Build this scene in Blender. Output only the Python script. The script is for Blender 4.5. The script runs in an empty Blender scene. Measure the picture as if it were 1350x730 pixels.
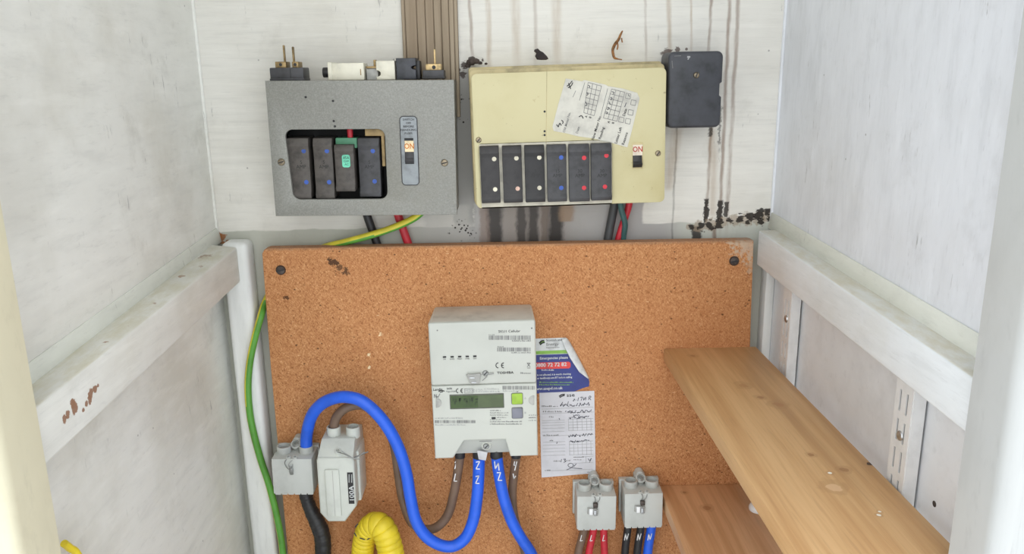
import bpy, bmesh, math, random
from mathutils import Matrix, Vector
random.seed(7)
SC = bpy.context.scene
COL = SC.collection
# ------------------------------------------------------------------ camera
# world: X right, Y into the cupboard (back wall at Y = 0), Z up, metres
FPX = 1049.87
RX = Vector((0.99981449, 0.0163904, -0.01011646))
RY = Vector((-0.01384537, 0.24644759, -0.96905722))
RZ = Vector((-0.01339006, 0.96901751, 0.2466288))
CAM = Vector((0, -1.0, 1.45))
cd = bpy.data.cameras.new('camera'); cam = bpy.data.objects.new('camera', cd); COL.objects.link(cam)
cd.sensor_width = 36.0; cd.lens = FPX / 1350 * 36.0; cd.clip_start = 0.02
R3 = Matrix((RX, RY, RZ))
cam.matrix_world = Matrix.Translation(CAM) @ R3.to_4x4()
SC.camera = cam
# ------------------------------------------------------------------ light
w = bpy.data.worlds.new('overcast'); SC.world = w; w.use_nodes = True
bg = w.node_tree.nodes['Background']; bg.inputs[0].default_value = (0.93, 0.97, 1.0, 1); bg.inputs[1].default_value = 1.45
sd = bpy.data.lights.new('sun', 'SUN'); so = bpy.data.objects.new('sun', sd); COL.objects.link(so)
sd.energy = 0.45; sd.angle = math.radians(60); sd.color = (1.0, 0.97, 0.92)
so.rotation_euler = Vector((0.12, 1.0, -0.55)).to_track_quat('-Z', 'Y').to_euler()
so.location = (-0.5, -2, 2.5)
SC.view_settings.view_transform = 'Standard'; SC.view_settings.look = 'None'
SC.view_settings.gamma = 1.0; SC.view_settings.use_curve_mapping = False
SC.view_settings.exposure = 0.2

# ------------------------------------------------------------------ measuring helpers
def _ray(px, py):
    d = Vector((px - 675, -(py - 365), -FPX)); return R3 @ d
def PY(px, py, Y=0.0):
    r = _ray(px, py); return CAM + r * ((Y - CAM.y) / r.y)
def PX(px, py, X):
    r = _ray(px, py); return CAM + r * ((X - CAM.x) / r.x)
def PZ(px, py, Z):
    r = _ray(px, py); return CAM + r * ((Z - CAM.z) / r.z)

# ------------------------------------------------------------------ materials
def srgb(r, g, b):
    f = lambda c: (c / 255 / 12.92) if c / 255 <= 0.04045 else ((c / 255 + 0.055) / 1.055) ** 2.4
    return (f(r), f(g), f(b), 1)

class G:
    """small node-graph writer"""
    def __init__(s, name, rough=0.5, metal=0.0, spec=0.5):
        s.m = bpy.data.materials.new(name); s.m.use_nodes = True
        s.t = s.m.node_tree; s.b = s.t.nodes['Principled BSDF']
        s.b.inputs['Roughness'].default_value = rough; s.b.inputs['Metallic'].default_value = metal
        s.b.inputs['Specular IOR Level'].default_value = spec
        s._co = None; s.mod = None
    def set(s, sock, v):
        if isinstance(v, bpy.types.NodeSocket): s.t.links.new(v, sock)
        else: sock.default_value = v
    def co(s):
        if not s._co: s._co = s.t.nodes.new('ShaderNodeTexCoord').outputs['Object']
        return s._co
    def sep(s, v=None):
        n = s.t.nodes.new('ShaderNodeSeparateXYZ'); s.t.links.new(v or s.co(), n.inputs[0]); return n.outputs
    def mp(s, scale=(1, 1, 1), loc=(0, 0, 0), rot=(0, 0, 0), v=None):
        n = s.t.nodes.new('ShaderNodeMapping'); s.t.links.new(v or s.co(), n.inputs[0])
        n.inputs['Scale'].default_value = scale; n.inputs['Location'].default_value = loc; n.inputs['Rotation'].default_value = rot
        return n.outputs[0]
    def noise(s, scale, detail=4, rough=0.55, v=None, dist=0.0, col=False):
        n = s.t.nodes.new('ShaderNodeTexNoise'); s.t.links.new(v or s.co(), n.inputs['Vector'])
        n.inputs['Scale'].default_value = scale; n.inputs['Detail'].default_value = detail
        n.inputs['Roughness'].default_value = rough; n.inputs['Distortion'].default_value = dist
        return n.outputs['Color' if col else 'Fac']
    def voro(s, scale, v=None, out='Distance', rnd=1.0, feat='F1'):
        n = s.t.nodes.new('ShaderNodeTexVoronoi'); s.t.links.new(v or s.co(), n.inputs['Vector']); n.feature = feat
        n.inputs['Scale'].default_value = scale; n.inputs['Randomness'].default_value = rnd
        return n.outputs[out]
    def ma(s, op, a, b=0.0, c=0.0, clamp=False):
        n = s.t.nodes.new('ShaderNodeMath'); n.operation = op; n.use_clamp = clamp
        s.set(n.inputs[0], a); s.set(n.inputs[1], b); s.set(n.inputs[2], c); return n.outputs[0]
    def rng(s, v, a, b, lo=0.0, hi=1.0):
        n = s.t.nodes.new('ShaderNodeMapRange'); n.interpolation_type = 'SMOOTHSTEP'
        s.set(n.inputs[0], v); n.inputs[1].default_value = a; n.inputs[2].default_value = b
        n.inputs[3].default_value = lo; n.inputs[4].default_value = hi; return n.outputs[0]
    def mix(s, f, a, b, mode='MIX'):
        n = s.t.nodes.new('ShaderNodeMix'); n.data_type = 'RGBA'; n.blend_type = mode
        s.set(n.inputs[0], f); s.set(n.inputs[6], a); s.set(n.inputs[7], b); return n.outputs[2]
    def ramp(s, f, stops):
        n = s.t.nodes.new('ShaderNodeValToRGB'); s.t.links.new(f, n.inputs[0]); e = n.color_ramp.elements
        while len(e) > 1: e.remove(e[-1])
        e[0].position, e[0].color = stops[0]
        for p, c in stops[1:]:
            q = e.new(p); q.color = c
        return n.outputs[0]
    def col(s, c): s.set(s.b.inputs['Base Color'], c); return s
    def rough(s, r): s.set(s.b.inputs['Roughness'], r); return s
    def bump(s, h, strength=0.3, dist=0.001):
        n = s.t.nodes.new('ShaderNodeBump'); s.t.links.new(h, n.inputs['Height'])
        n.inputs['Strength'].default_value = strength; n.inputs['Distance'].default_value = dist
        s.t.links.new(n.outputs[0], s.b.inputs['Normal']); return s
    # a stain running along a line in the XZ plane of the back wall
    def streak(s, base, xyz, x0, z0, x1, z1, hw, colour, strength, wob, soft=0.3):
        t = s.ma('MULTIPLY_ADD', xyz[2], 1 / (z1 - z0), -z0 / (z1 - z0))
        xc = s.ma('MULTIPLY_ADD', t, x1 - x0, x0)
        d = s.ma('ABSOLUTE', s.ma('SUBTRACT', s.ma('ADD', xyz[0], wob), xc))
        m = s.rng(d, hw * soft, hw, 1.0, 0.0)
        if s.mod is not None: m = s.ma('MULTIPLY', m, s.mod)
        e = 0.05
        m = s.ma('MULTIPLY', m, s.rng(t, -e, e)); m = s.ma('MULTIPLY', m, s.rng(t, 1 - e, 1 + e, 1, 0))
        return s.mix(s.ma('MULTIPLY', m, strength), base, colour)
    # a stain around a point
    def spot(s, base, pt, r, colour, strength, nz, amp=0.6):
        n = s.t.nodes.new('ShaderNodeVectorMath'); n.operation = 'DISTANCE'
        s.t.links.new(s.co(), n.inputs[0]); n.inputs[1].default_value = pt
        d = s.ma('MULTIPLY_ADD', s.ma('SUBTRACT', nz, 0.5), amp * r * 4, n.outputs['Value'])
        return s.mix(s.ma('MULTIPLY', s.rng(d, r * 0.75, r, 1, 0), strength), base, colour)

def paint(name, c, dirt=(150, 146, 132), amt=0.35, streak=(1, 1, 6), rough=0.5, speck=True, bump=0.25):
    g = G(name, rough, 0, 0.4)
    n1 = g.noise(5, 6, 0.6); n2 = g.noise(16, 5, 0.65, v=g.mp((1, 1, 1), (3, 1, 2)))
    st = g.noise(22, 5, 0.6, v=g.mp(streak))
    base = srgb(*c)
    k = g.mix(g.ma('MULTIPLY', g.rng(n1, 0.45, 0.75), amt), base, srgb(*dirt))
    k = g.mix(g.ma('MULTIPLY', g.rng(n2, 0.55, 0.75), amt * 0.5), k, srgb(*[int(x * 0.8) for x in dirt]))
    k = g.mix(g.ma('MULTIPLY', g.rng(st, 0.5, 0.72), 0.30), k, srgb(*[min(255, int(x * 1.07)) for x in c]))
    k = g.mix(g.ma('MULTIPLY', g.rng(st, 0.5, 0.30), 0.30), k, srgb(*[int(x * 0.88) for x in c]))
    fs = g.noise(70, 4, 0.65, v=g.mp(tuple(q * 1.0 for q in streak), (5, 3, 1)))
    k = g.mix(g.ma('MULTIPLY', g.rng(fs, 0.55, 0.75), 0.30), k, srgb(*[int(x * 0.84) for x in c]))
    n5 = g.noise(3.0, 4, 0.6, v=g.mp((1, 1, 1), (11, 4, 6)))
    k = g.mix(g.ma('MULTIPLY', g.rng(n5, 0.5, 0.68), amt * 0.55), k, srgb(*[int(x * 0.9) for x in dirt]))
    if speck:
        vv = g.voro(38); pick = g.noise(9, 2, 0.5, v=g.mp((1, 1, 1), (7, 7, 7)))
        m = g.ma('MULTIPLY', g.rng(vv, 0.02, 0.06, 1, 0), g.rng(pick, 0.5, 0.56))
        k = g.mix(g.ma('MULTIPLY', m, 0.6), k, srgb(92, 90, 86))
        sc = g.noise(120, 4, 0.75, v=g.mp((1, 1, 0.16), (1, 8, 3), (0.12, 0.1, 0)))
        k = g.mix(g.ma('MULTIPLY', g.ma('MULTIPLY', g.rng(sc, 0.63, 0.70), g.rng(n2, 0.47, 0.60)), 0.5), k, srgb(110, 110, 108))
    g.col(k); g.bump(g.ma('ADD', g.ma('MULTIPLY', st, 0.8), g.ma('MULTIPLY', n2, 0.6)), bump, 0.002)
    g.last = k
    return g

def plain(name, c, rough=0.5, metal=0.0, vary=0.08, scale=60, spec=0.5, bump=0.0):
    g = G(name, rough, metal, spec)
    n = g.noise(scale, 4, 0.6)
    d = srgb(*[int(x * (1 - vary * 2.2)) for x in c]); l = srgb(*[min(255, int(x * (1 + vary))) for x in c])
    g.col(g.ramp(n, [(0.3, d), (0.5, srgb(*c)), (0.75, l)]))
    if bump: g.bump(n, bump, 0.0006)
    return g.m

# back wall: white brushed panel with brown run-down stains, grey-green painted band underneath
def back_wall_material():
    g = paint('back wall paint', (228, 226, 219), (190, 184, 168), 0.45, (0.5, 1, 7), 0.5)
    k = g.last; xyz = g.sep()
    w1 = g.noise(55, 4, 0.6, v=g.mp((1, 1, 0.45))); wob = g.ma('MULTIPLY_ADD', w1, 0.006, -0.003)
    w2 = g.noise(140, 4, 0.7); wob2 = g.ma('MULTIPLY_ADD', w2, 0.012, -0.006)
    wobs = g.ma('MULTIPLY_ADD', g.noise(110, 5, 0.7, v=g.mp((1, 1, 0.5), (1, 5, 2))), 0.012, -0.006)
    # band below the panel
    edge = g.ma('ADD', xyz[2], g.ma('MULTIPLY_ADD', g.noise(14, 3, 0.6), 0.012, -0.006))
    band = g.rng(edge, 1.2615, 1.2635, 1, 0)
    bandc = g.mix(g.rng(xyz[0], -0.16, -0.02), srgb(186, 187, 176), srgb(172, 170, 168))
    bandc = g.mix(g.rng(xyz[0], 0.20, 0.24), bandc, srgb(196, 199, 190))
    bandc = g.mix(g.ma('MULTIPLY', g.rng(w1, 0.5, 0.8), 0.25), bandc, srgb(150, 148, 140))
    wob0 = g.ma('ADD', xyz[0], g.ma('MULTIPLY_ADD', w1, 0.014, -0.007))
    under = g.ma('MULTIPLY', g.ma('MULTIPLY', g.rng(wob0, -0.040, -0.036), g.rng(wob0, 0.176, 0.181, 1, 0)), g.rng(edge, 1.31, 1.315, 1, 0))
    k = g.mix(g.ma('MAXIMUM', band, under), k, bandc)
    br = srgb(120, 88, 66); dk = srgb(34, 27, 23); tan = srgb(172, 150, 124); grey = srgb(158, 157, 153)
    g.mod = g.rng(g.noise(38, 4, 0.65, v=g.mp((3.0, 1, 0.5), (2, 2, 2))), 0.25, 0.62, 0.35, 1.0)
    def S(a, b, hw, c, st, wb=wob, soft=0.1):
        nonlocal k
        p, q = PY(*a), PY(*b)
        if b[1] == -30: q = p + (q - p) * ((1.93 - p.z) / (q.z - p.z))     # runs come from the cupboard top
        k = g.streak(k, xyz, p.x, p.z, q.x, q.z, hw, c, st, wb, soft)
    gm = g.mod; g.mod = None
    S((612, 300), (610, 90), 0.016, srgb(146, 145, 142), 0.9, wob2, 0.7)
    S((590, 330), (588, 270), 0.034, srgb(184, 182, 176), 0.6, wob2, 0.7); g.mod = gm
    for a, b, hw, c, st in [
        ((624, 90), (617, -30), 0.0045, br, 0.6), ((646, 90), (642, -30), 0.007, tan, 0.6), ((682, 80), (678, -30), 0.011, tan, 0.45),
        ((706, 82), (705, -30), 0.005, br, 0.35), ((735, 80), (733, -30), 0.012, tan, 0.5), ((852, 80), (850, -30), 0.0035, br, 0.4),
        ((884, 80), (880, -30), 0.006, tan, 0.6), ((912, 70), (911, -30), 0.003, tan, 0.6), ((934, 70), (940, -30), 0.004, br, 0.75),
        ((930, 290), (938, 160), 0.0042, br, 0.75), ((949, 290), (963, -30), 0.005, br, 0.7), ((958, 290), (975, -30), 0.0055, br, 0.62),
        ((885, 330), (893, 160), 0.0028, dk, 0.6), ((940, 285), (940, 170), 0.013, tan, 0.5), ((880, 250), (893, 170), 0.014, tan, 0.55)]:
        S(a, b, hw * 0.72, c, st * 0.92)
    g.mod = None
    # wide wetness above and under the cream unit
    for a, b, hw, c, st in [
        ((700, 340), (700, 268), 0.062, srgb(120, 100, 82), 0.45), ((653, 340), (652, 262), 0.012, dk, 0.88), ((640, 330), (637, 262), 0.008, br, 0.5),
        ((688, 340), (687, 262), 0.008, dk, 0.8), ((703, 340), (703, 262), 0.009, dk, 0.85), ((718, 330), (718, 262), 0.006, srgb(100, 84, 72), 0.7),
        ((732, 340), (733, 262), 0.012, dk, 0.93), ((746, 292), (748, 262), 0.011, srgb(150, 125, 100), 0.8)]:
        S(a, b, hw * 1.12, c, st, wobs, 0.35)
    S((930, 294), (932, 262), 0.0036, dk, 0.95, wob2, 0.6); S((948, 292), (950, 264), 0.004, dk, 0.95, wob2, 0.6)
    S((956, 286), (958, 266), 0.0038, dk, 0.9, wob2, 0.6); S((919, 322), (917, 298), 0.008, dk, 0.9, wob2, 0.5)
    S((942, 325), (942, 300), 0.004, br, 0.7); S((936, 180), (937, 168), 0.003, dk, 0.8, wob2, 0.4)
    S((948, 190), (950, 140), 0.0018, dk, 0.6, wob2, 0.4)
    # cracked, blackened paint along the ledge on the right
    rough_n = g.noise(95, 5, 0.75); patch = g.noise(60, 4, 0.7, v=g.mp((0.6, 1, 1.6), (4, 0, 1)))
    for (px, py, r) in [(908, 299, .004), (920, 299, .009), (936, 296, .009), (952, 293, .010), (968, 291, .010), (984, 289, .010), (1000, 287, .010), (1012, 284, .010)]:
        p = PY(px, py)
        k = g.spot(k, (p.x, 0, p.z), r * 0.95, srgb(160, 142, 120), 0.65, rough_n, 0.6)
    for (px, py, r) in [(912, 299, .005), (924, 299, .006), (936, 296, .006), (948, 294, .007), (962, 289, .006), (975, 287, .006), (988, 285, .006), (1002, 282, .007), (1012, 280, .006), (985, 294, .004), (1004, 292, .005), (1014, 290, .005)]:
        p = PY(px, py)
        k = g.spot(k, (p.x, 0, p.z), r * 0.85, dk, 0.95, patch, 1.5)
    # grime around the top of the cream unit, mottled black specks on the grey filler
    for (px, py, r) in [(612, 84, .005), (622, 79, .005), (610, 98, .004), (604, 92, .003), (636, 80, .003)]:
        p = PY(px, py); k = g.spot(k, (p.x, 0, p.z), r, srgb(58, 44, 38), 0.92, patch, 1.1)
    for (px, py, r) in [(880, 70, .008), (893, 65, .004), (905, 65, .002)]:
        p = PY(px, py); k = g.spot(k, (p.x, 0, p.z), r, srgb(80, 55, 45), 0.8, patch, 0.8)
    for (px, py, r) in [(288, 311, .006), (294, 314, .007), (300, 317, .005)]:
        p = PY(px, py); k = g.spot(k, (p.x, 0, p.z), r, srgb(150, 94, 48), 0.9, patch, 1.2)
    vv = g.voro(230)
    for (px, py, r) in [(608, 302, .016), (600, 312, .012), (618, 308, .012), (612, 130, .008), (612, 160, .008)]:
        p = PY(px, py)
        n = g.t.nodes.new('ShaderNodeVectorMath'); n.operation = 'DISTANCE'; g.t.links.new(g.co(), n.inputs[0]); n.inputs[1].default_value = (p.x, 0, p.z)
        m = g.ma('MULTIPLY', g.rng(n.outputs['Value'], r * 0.6, r, 1, 0), g.rng(vv, 0.24, 0.34, 1, 0))
        k = g.mix(g.ma('MULTIPLY', m, g.rng(w2, 0.40, 0.50)), k, dk)
    g.col(k); return g.m

def chipboard_material(off):
    g = G('chipboard', 0.75, 0, 0.25)
    nn = g.noise(70, 2, 0.5, col=True)
    n = g.t.nodes.new('ShaderNodeVectorMath'); n.operation = 'MULTIPLY_ADD'
    g.t.links.new(nn, n.inputs[0]); n.inputs[1].default_value = (0.005, 0.005, 0.005); g.t.links.new(g.co(), n.inputs[2])
    wv = n.outputs[0]
    cols = []
    for i, (sc, rot) in enumerate(((340, 0.9), (430, -0.75), (390, 2.4), (500, 1.6))):
        v = g.voro(sc, g.mp((1, 1, 2.6), (i * 3.1, 0, i), (0, 0, 0), g.mp((1, 1, 1), (0, 0, 0), (0, rot, 0), wv)), 'Color'); cols.append(g.sep(v)[i % 3])
    fine = g.noise(600, 3, 0.7); mid = g.noise(40, 4, 0.6); big = g.noise(5, 3, 0.5)
    s = g.ma('MULTIPLY_ADD', fine, 0.35, -0.12)
    for c in cols: s = g.ma('MULTIPLY_ADD', c, 0.22, s)
    k = g.ramp(s, [(0.14, srgb(122, 74, 44)), (0.32, srgb(176, 118, 75)), (0.50, srgb(193, 136, 90)), (0.70, srgb(206, 152, 105)), (0.92, srgb(234, 192, 146))])
    k = g.mix(g.ma('MULTIPLY', g.rng(mid, 0.5, 0.75), 0.3), k, srgb(186, 126, 82))
    k = g.mix(g.ma('MULTIPLY', g.rng(big, 0.4, 0.7), 0.3), k, srgb(184, 122, 78))
    # dark flecks, pits and pale slivers
    pk = g.noise(60, 2, 0.5, v=g.mp((1, 1, 1), (9, 9, 9)))
    v2 = g.voro(95, g.mp((1, 1, 1.6), (5, 2, 8), (0, 0.4, 0), wv)); m = g.ma('MULTIPLY', g.rng(v2, 0.09, 0.19, 1, 0), g.rng(pk, 0.51, 0.57))
    k = g.mix(g.ma('MULTIPLY', m, 0.85), k, srgb(84, 52, 34))
    v3 = g.voro(90, g.mp((0.6, 1, 2.6), (1, 2, 3), (0, -0.8, 0), wv)); m3 = g.ma('MULTIPLY', g.rng(v3, 0.06, 0.16, 1, 0), g.rng(pk, 0.42, 0.36))
    k = g.mix(g.ma('MULTIPLY', m3, 0.6), k, srgb(238, 208, 164))
    xyz = g.sep(); w2 = g.noise(150, 4, 0.75)
    for px, py, r, c, st in [(985, 322, .018, (196, 180, 162), .6), (991, 350, .008, (190, 172, 150), .5), (975, 318, .010, (190, 172, 150), .5),
                             (441, 345, .006, (70, 48, 36), .9), (447, 353, .005, (88, 62, 44), .85), (456, 357, .004, (80, 56, 40), .85), (378, 393, .003, (84, 54, 36), .9),
                             (502, 441, .003, (240, 220, 180), .9), (486, 468, .0024, (240, 220, 180), .9), (487, 484, .002, (240, 220, 180), .9)]:
        p = PY(px, py, -0.03) - off; k = g.spot(k, tuple(p), r, srgb(*c), st, w2, 1.6)
    # grimy upper edge
    ed = g.ma('ADD', xyz[2], g.ma('MULTIPLY_ADD', w2, 0.008, -0.004))
    k = g.mix(g.ma('MULTIPLY', g.rng(ed, 1.2405 - off.z, 1.2455 - off.z), 0.6), k, srgb(140, 112, 92))
    g.col(k); g.bump(g.ma('ADD', s, g.ma('MULTIPLY', m, -1.0)), 0.25, 0.0008); return g.m

def pine_material(name, seed, c1, c2, knots):
    # grain runs along local Y
    g = G(name, 0.48, 0, 0.4)
    wv = g.noise(3.2, 3, 0.5, v=g.mp((1, 0.35, 1), (seed, seed, 0)), col=True)
    n = g.t.nodes.new('ShaderNodeVectorMath'); n.operation = 'MULTIPLY_ADD'
    g.t.links.new(wv, n.inputs[0]); n.inputs[1].default_value = (0.05, 0, 0.02); g.t.links.new(g.co(), n.inputs[2])
    warp = n.outputs[0]
    grain = g.noise(95, 4, 0.55, v=g.mp((1, 0.03, 0.3), (seed, 0, 0), (0, 0, 0), warp))
    ringz = g.noise(30, 2, 0.4, v=g.mp((1, 0.10, 0.3), (seed * 2, 1, 0), (0, 0, 0), warp))
    fine = g.noise(420, 3, 0.6, v=g.mp((1, 0.04, 1)))
    k = g.mix(g.rng(grain, 0.35, 0.68), srgb(*c1), srgb(*c2))
    k = g.mix(g.ma('MULTIPLY', g.rng(ringz, 0.5, 0.62), 0.35), k, srgb(*[int(x * 0.86) for x in c2]))
    k = g.mix(g.ma('MULTIPLY', g.rng(fine, 0.5, 0.75), 0.25), k, srgb(*[int(x * 0.8) for x in c2]))
    nz = g.noise(80, 3, 0.6)
    for (x, y, r, c, st) in knots:
        k = g.spot(k, (x, y, 0.0), r * 2.2, srgb(*[int(v * 0.9) for v in c2]), 0.35, nz, 0.3)
        k = g.spot(k, (x, y, 0.0), r, srgb(*c), st, nz, 0.5)
    g.col(k); g.bump(g.ma('ADD', grain, fine), 0.15, 0.0006); return g.m

MAT = {}
def build_materials():
    M = MAT
    M['back'] = back_wall_material()
    M['left'] = paint('left wall paint', (235, 235, 230), (198, 194, 180), 0.55, (1, 0.6, 3), 0.5).m
    M['right'] = paint('right wall paint', (229, 232, 238), (204, 204, 203), 0.45, (1, 3, 0.8), 0.5).m
    M['lower_left'] = paint('lower left paint', (232, 233, 234), (180, 180, 180), 0.3, (1, 0.8, 4), 0.5, bump=0.15).m
    M['lower_right'] = paint('lower right paint', (228, 231, 235), (190, 188, 184), 0.25, (1, 1, 1), 0.5, speck=False, bump=0.12).m
    g = paint('left rail paint', (230, 230, 225), (186, 180, 160), 0.4, (1, 0.6, 5), 0.5, speck=False)
    k = g.last; nz = g.noise(120, 4, 0.7); nz2 = g.noise(60, 4, 0.7, v=g.mp((1, 0.4, 1)))
    for px, py, r in [(86, 551, .005), (90, 546, .005), (99, 537, .007), (97, 533, .005), (115, 532, .004), (119, 527, .005), (121, 519, .006), (126, 513, .005), (130, 508, .003), (111, 540, .003)]:
        p = PX(px, py, -0.329); k = g.spot(k, tuple(p), r * 0.8, srgb(146, 108, 84), 0.95, nz, 0.7)
    for px, py, r in [(290, 315, .010), (294, 318, .008), (268, 339, .006), (275, 336, .006), (265, 348, .004), (240, 362, .004), (168, 425, .004), (205, 395, .004), (140, 446, .003)]:
        p = PZ(px, py, 1.2495 - 0.04 * max(0, (290 - px)) / 245 * 0.5); k = g.spot(k, tuple(p), r, srgb(140, 92, 52), 0.9, nz, 0.9)
    up = g.sep(g.t.nodes.new('ShaderNodeNewGeometry').outputs['Normal'])[2]
    k = g.mix(g.ma('MULTIPLY', g.rng(up, 0.6, 0.9), g.rng(nz2, 0.3, 0.7)), k, srgb(208, 204, 186))
    g.col(k); M['rail_left'] = g.m
    g = paint('right rail paint', (229, 233, 236), (190, 186, 172), 0.35, (1, 0.6, 5), 0.5, speck=False)
    k = g.last; nz2 = g.noise(60, 4, 0.7, v=g.mp((1, 0.4, 1)))
    up = g.sep(g.t.nodes.new('ShaderNodeNewGeometry').outputs['Normal'])[2]
    k = g.mix(g.ma('MULTIPLY', g.rng(up, 0.6, 0.9), g.rng(nz2, 0.3, 0.7, 0.3, 1.0)), k, srgb(204, 199, 182))
    g.col(k); M['rail_right'] = g.m
    M['bead'] = paint('bead paint', (226, 228, 220), (204, 204, 190), 0.4, (1, 0.6, 3), 0.5).m
    M['post'] = paint('post paint', (230, 232, 230), (188, 190, 184), 0.3, (3, 1, 0.5), 0.5, speck=False).m
    M['jamb_cream'] = paint('cream gloss paint', (218, 212, 186), (198, 188, 156), 0.3, (4, 1, 0.4), 0.4, speck=False, bump=0.12).m
    M['jamb_white'] = paint('white gloss paint', (194, 196, 195), (178, 178, 172), 0.3, (4, 1, 0.4), 0.4, speck=False, bump=0.12).m
    M['floor'] = plain('concrete', (168, 165, 158), 0.85, 0, 0.15, 20)
    M['chip'] = chipboard_material(Vector((0.006, -0.030, 0.60)))
    g = G('weathered timber', 0.7, 0, 0.3)
    gr = g.noise(120, 5, 0.6, v=g.mp((1, 1, 0.04))); gb = g.noise(14, 3, 0.5, v=g.mp((1, 1, 0.2)))
    k = g.ramp(gr, [(0.25, srgb(136, 122, 104)), (0.5, srgb(162, 148, 128)), (0.75, srgb(182, 168, 148))])
    k = g.mix(g.ma('MULTIPLY', g.rng(gb, 0.4, 0.7), 0.4), k, srgb(138, 116, 94)); g.col(k); g.bump(gr, 0.3, 0.001); M['timber'] = g.m
    M['groove'] = plain('timber groove', (112, 98, 82), 0.8)
    g = G('hammered grey paint', 0.42, 0.15, 0.5)
    n1 = g.noise(700, 2, 0.5); n2 = g.noise(9, 5, 0.65); n3 = g.noise(34, 4, 0.7)
    k = g.ramp(n1, [(0.3, srgb(132, 132, 127)), (0.5, srgb(141, 141, 135)), (0.72, srgb(151, 151, 146))])
    k = g.mix(g.ma('MULTIPLY', g.rng(n2, 0.5, 0.72), 0.35), k, srgb(136, 133, 120)); k = g.mix(g.ma('MULTIPLY', g.rng(n3, 0.68, 0.74), 0.5), k, srgb(110, 104, 94))
    g.col(k); g.bump(n1, 0.12, 0.0006); M['grey_metal'] = g.m
    M['switch_plate'] = plain('blue grey switch plate', (146, 152, 156), 0.45, 0.1)
    g = G('aged cream bakelite', 0.38, 0, 0.5)
    n2 = g.noise(11, 5, 0.6); n3 = g.noise(60, 4, 0.7); n4 = g.noise(160, 3, 0.6)
    k = g.mix(g.rng(n2, 0.4, 0.75), srgb(206, 198, 156), srgb(196, 186, 140)); k = g.mix(g.ma('MULTIPLY', g.rng(n3, 0.66, 0.74), 0.4), k, srgb(170, 150, 108))
    k = g.mix(g.ma('MULTIPLY', g.rng(n4, 0.7, 0.76), 0.5), k, srgb(128, 108, 80)); g.col(k); M['cream'] = g.m
    M['cream_base'] = plain('yellowed cream base', (190, 176, 134), 0.45, 0, 0.1, 40)
    M['cream_light'] = plain('pale fuse recess', (210, 205, 188), 0.5, 0, 0.06)
    M['black'] = plain('black bakelite', (48, 46, 47), 0.38, 0, 0.12, 90)
    M['black_warm'] = plain('dusty charcoal bakelite', (82, 77, 73), 0.5, 0, 0.12, 90)
    M['charcoal'] = plain('charcoal bakelite', (64, 64, 67), 0.42, 0, 0.12, 90)
    M['charcoal_dark'] = plain('near black bakelite', (38, 37, 39), 0.4, 0, 0.12, 90)
    M['shadow_black'] = plain('interior black', (26, 26, 26), 0.7)
    M['slate'] = plain('dark slate bakelite', (62, 64, 70), 0.4, 0, 0.14, 50)
    M['emboss'] = plain('embossed black', (30, 29, 30), 0.5)
    M['screw'] = plain('dull screw metal', (150, 138, 118), 0.4, 0.8, 0.15, 200)
    M['dark_screw'] = plain('dark screw', (84, 76, 72), 0.5, 0.6, 0.15, 200)
    M['steel'] = plain('bright steel', (190, 192, 194), 0.3, 0.9, 0.1, 200)
    M['wire'] = plain('seal wire', (150, 152, 150), 0.35, 0.7)
    M['brass'] = plain('old brass', (152, 130, 92), 0.45, 0.7, 0.2, 120)
    M['brass_light'] = plain('pale brass', (206, 180, 132), 0.45, 0.5, 0.15, 120)
    M['ivory'] = plain('ivory porcelain', (228, 224, 206), 0.3, 0, 0.05, 40)
    M['dot_white'] = plain('white dot', (234, 228, 206), 0.5); M['dot_pink'] = plain('pinkish dot', (222, 186, 170), 0.5)
    M['dot_blue'] = plain('blue dot', (58, 92, 176), 0.5); M['dot_red'] = plain('red dot', (206, 52, 66), 0.5)
    M['green_part'] = plain('green holder', (74, 130, 100), 0.5); M['teal'] = plain('teal label', (112, 208, 176), 0.5)
    M['tan_card'] = plain('tan insulation', (176, 150, 104), 0.6)
    M['on_window'] = plain('orange tint window', (240, 220, 180), 0.5); M['on_white'] = plain('white on window', (226, 214, 196), 0.5)
    M['orange_ink'] = plain('orange ink', (206, 122, 40), 0.6); M['red_ink'] = plain('red ink', (178, 52, 44), 0.6)
    M['ink'] = plain('black ink', (44, 44, 46), 0.6); M['grey_ink'] = plain('grey ink', (128, 128, 128), 0.6); M['light_ink'] = plain('pale ink', (168, 170, 170), 0.6)
    M['pen'] = plain('pen ink', (70, 72, 82), 0.6)
    M['meter'] = plain('white meter plastic', (200, 203, 196), 0.42, 0, 0.02, 8)
    M['meter_grey'] = plain('pale grey meter plastic', (190, 193, 188), 0.45, 0, 0.03, 8)
    M['meter_top'] = plain('warm grey meter top', (192, 189, 180), 0.6, 0, 0.06, 30)  # top face slightly darker and warmer than the meter body
    M['meter_label'] = plain('meter print panel', (232, 234, 232), 0.5, 0, 0.02)
    g = G('lcd', 0.2, 0, 0.5); n = g.noise(60, 2, 0.5)
    g.col(g.mix(g.rng(n, 0.3, 0.7), srgb(84, 100, 64), srgb(76, 90, 58))); M['lcd'] = g.m
    M['lcd_dark'] = plain('lcd segment', (34, 50, 20), 0.3); M['lcd_field'] = plain('lcd active field', (58, 80, 32), 0.25); M['lcd_frame'] = plain('lcd frame', (88, 92, 80), 0.4)
    M['btn_green'] = plain('green button', (160, 196, 66), 0.45, 0, 0.04); M['btn_grey'] = plain('grey button', (126, 128, 140), 0.45, 0, 0.04)
    M['recess'] = plain('grey recess', (178, 178, 174), 0.5)
    g = G('clear plastic', 0.25, 0, 0.5); g.col(srgb(214, 214, 210)); g.b.inputs['Transmission Weight'].default_value = 0.55; M['clear'] = g.m
    M['block'] = plain('light grey terminal plastic', (192, 195, 191), 0.48, 0, 0.03, 25)
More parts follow.
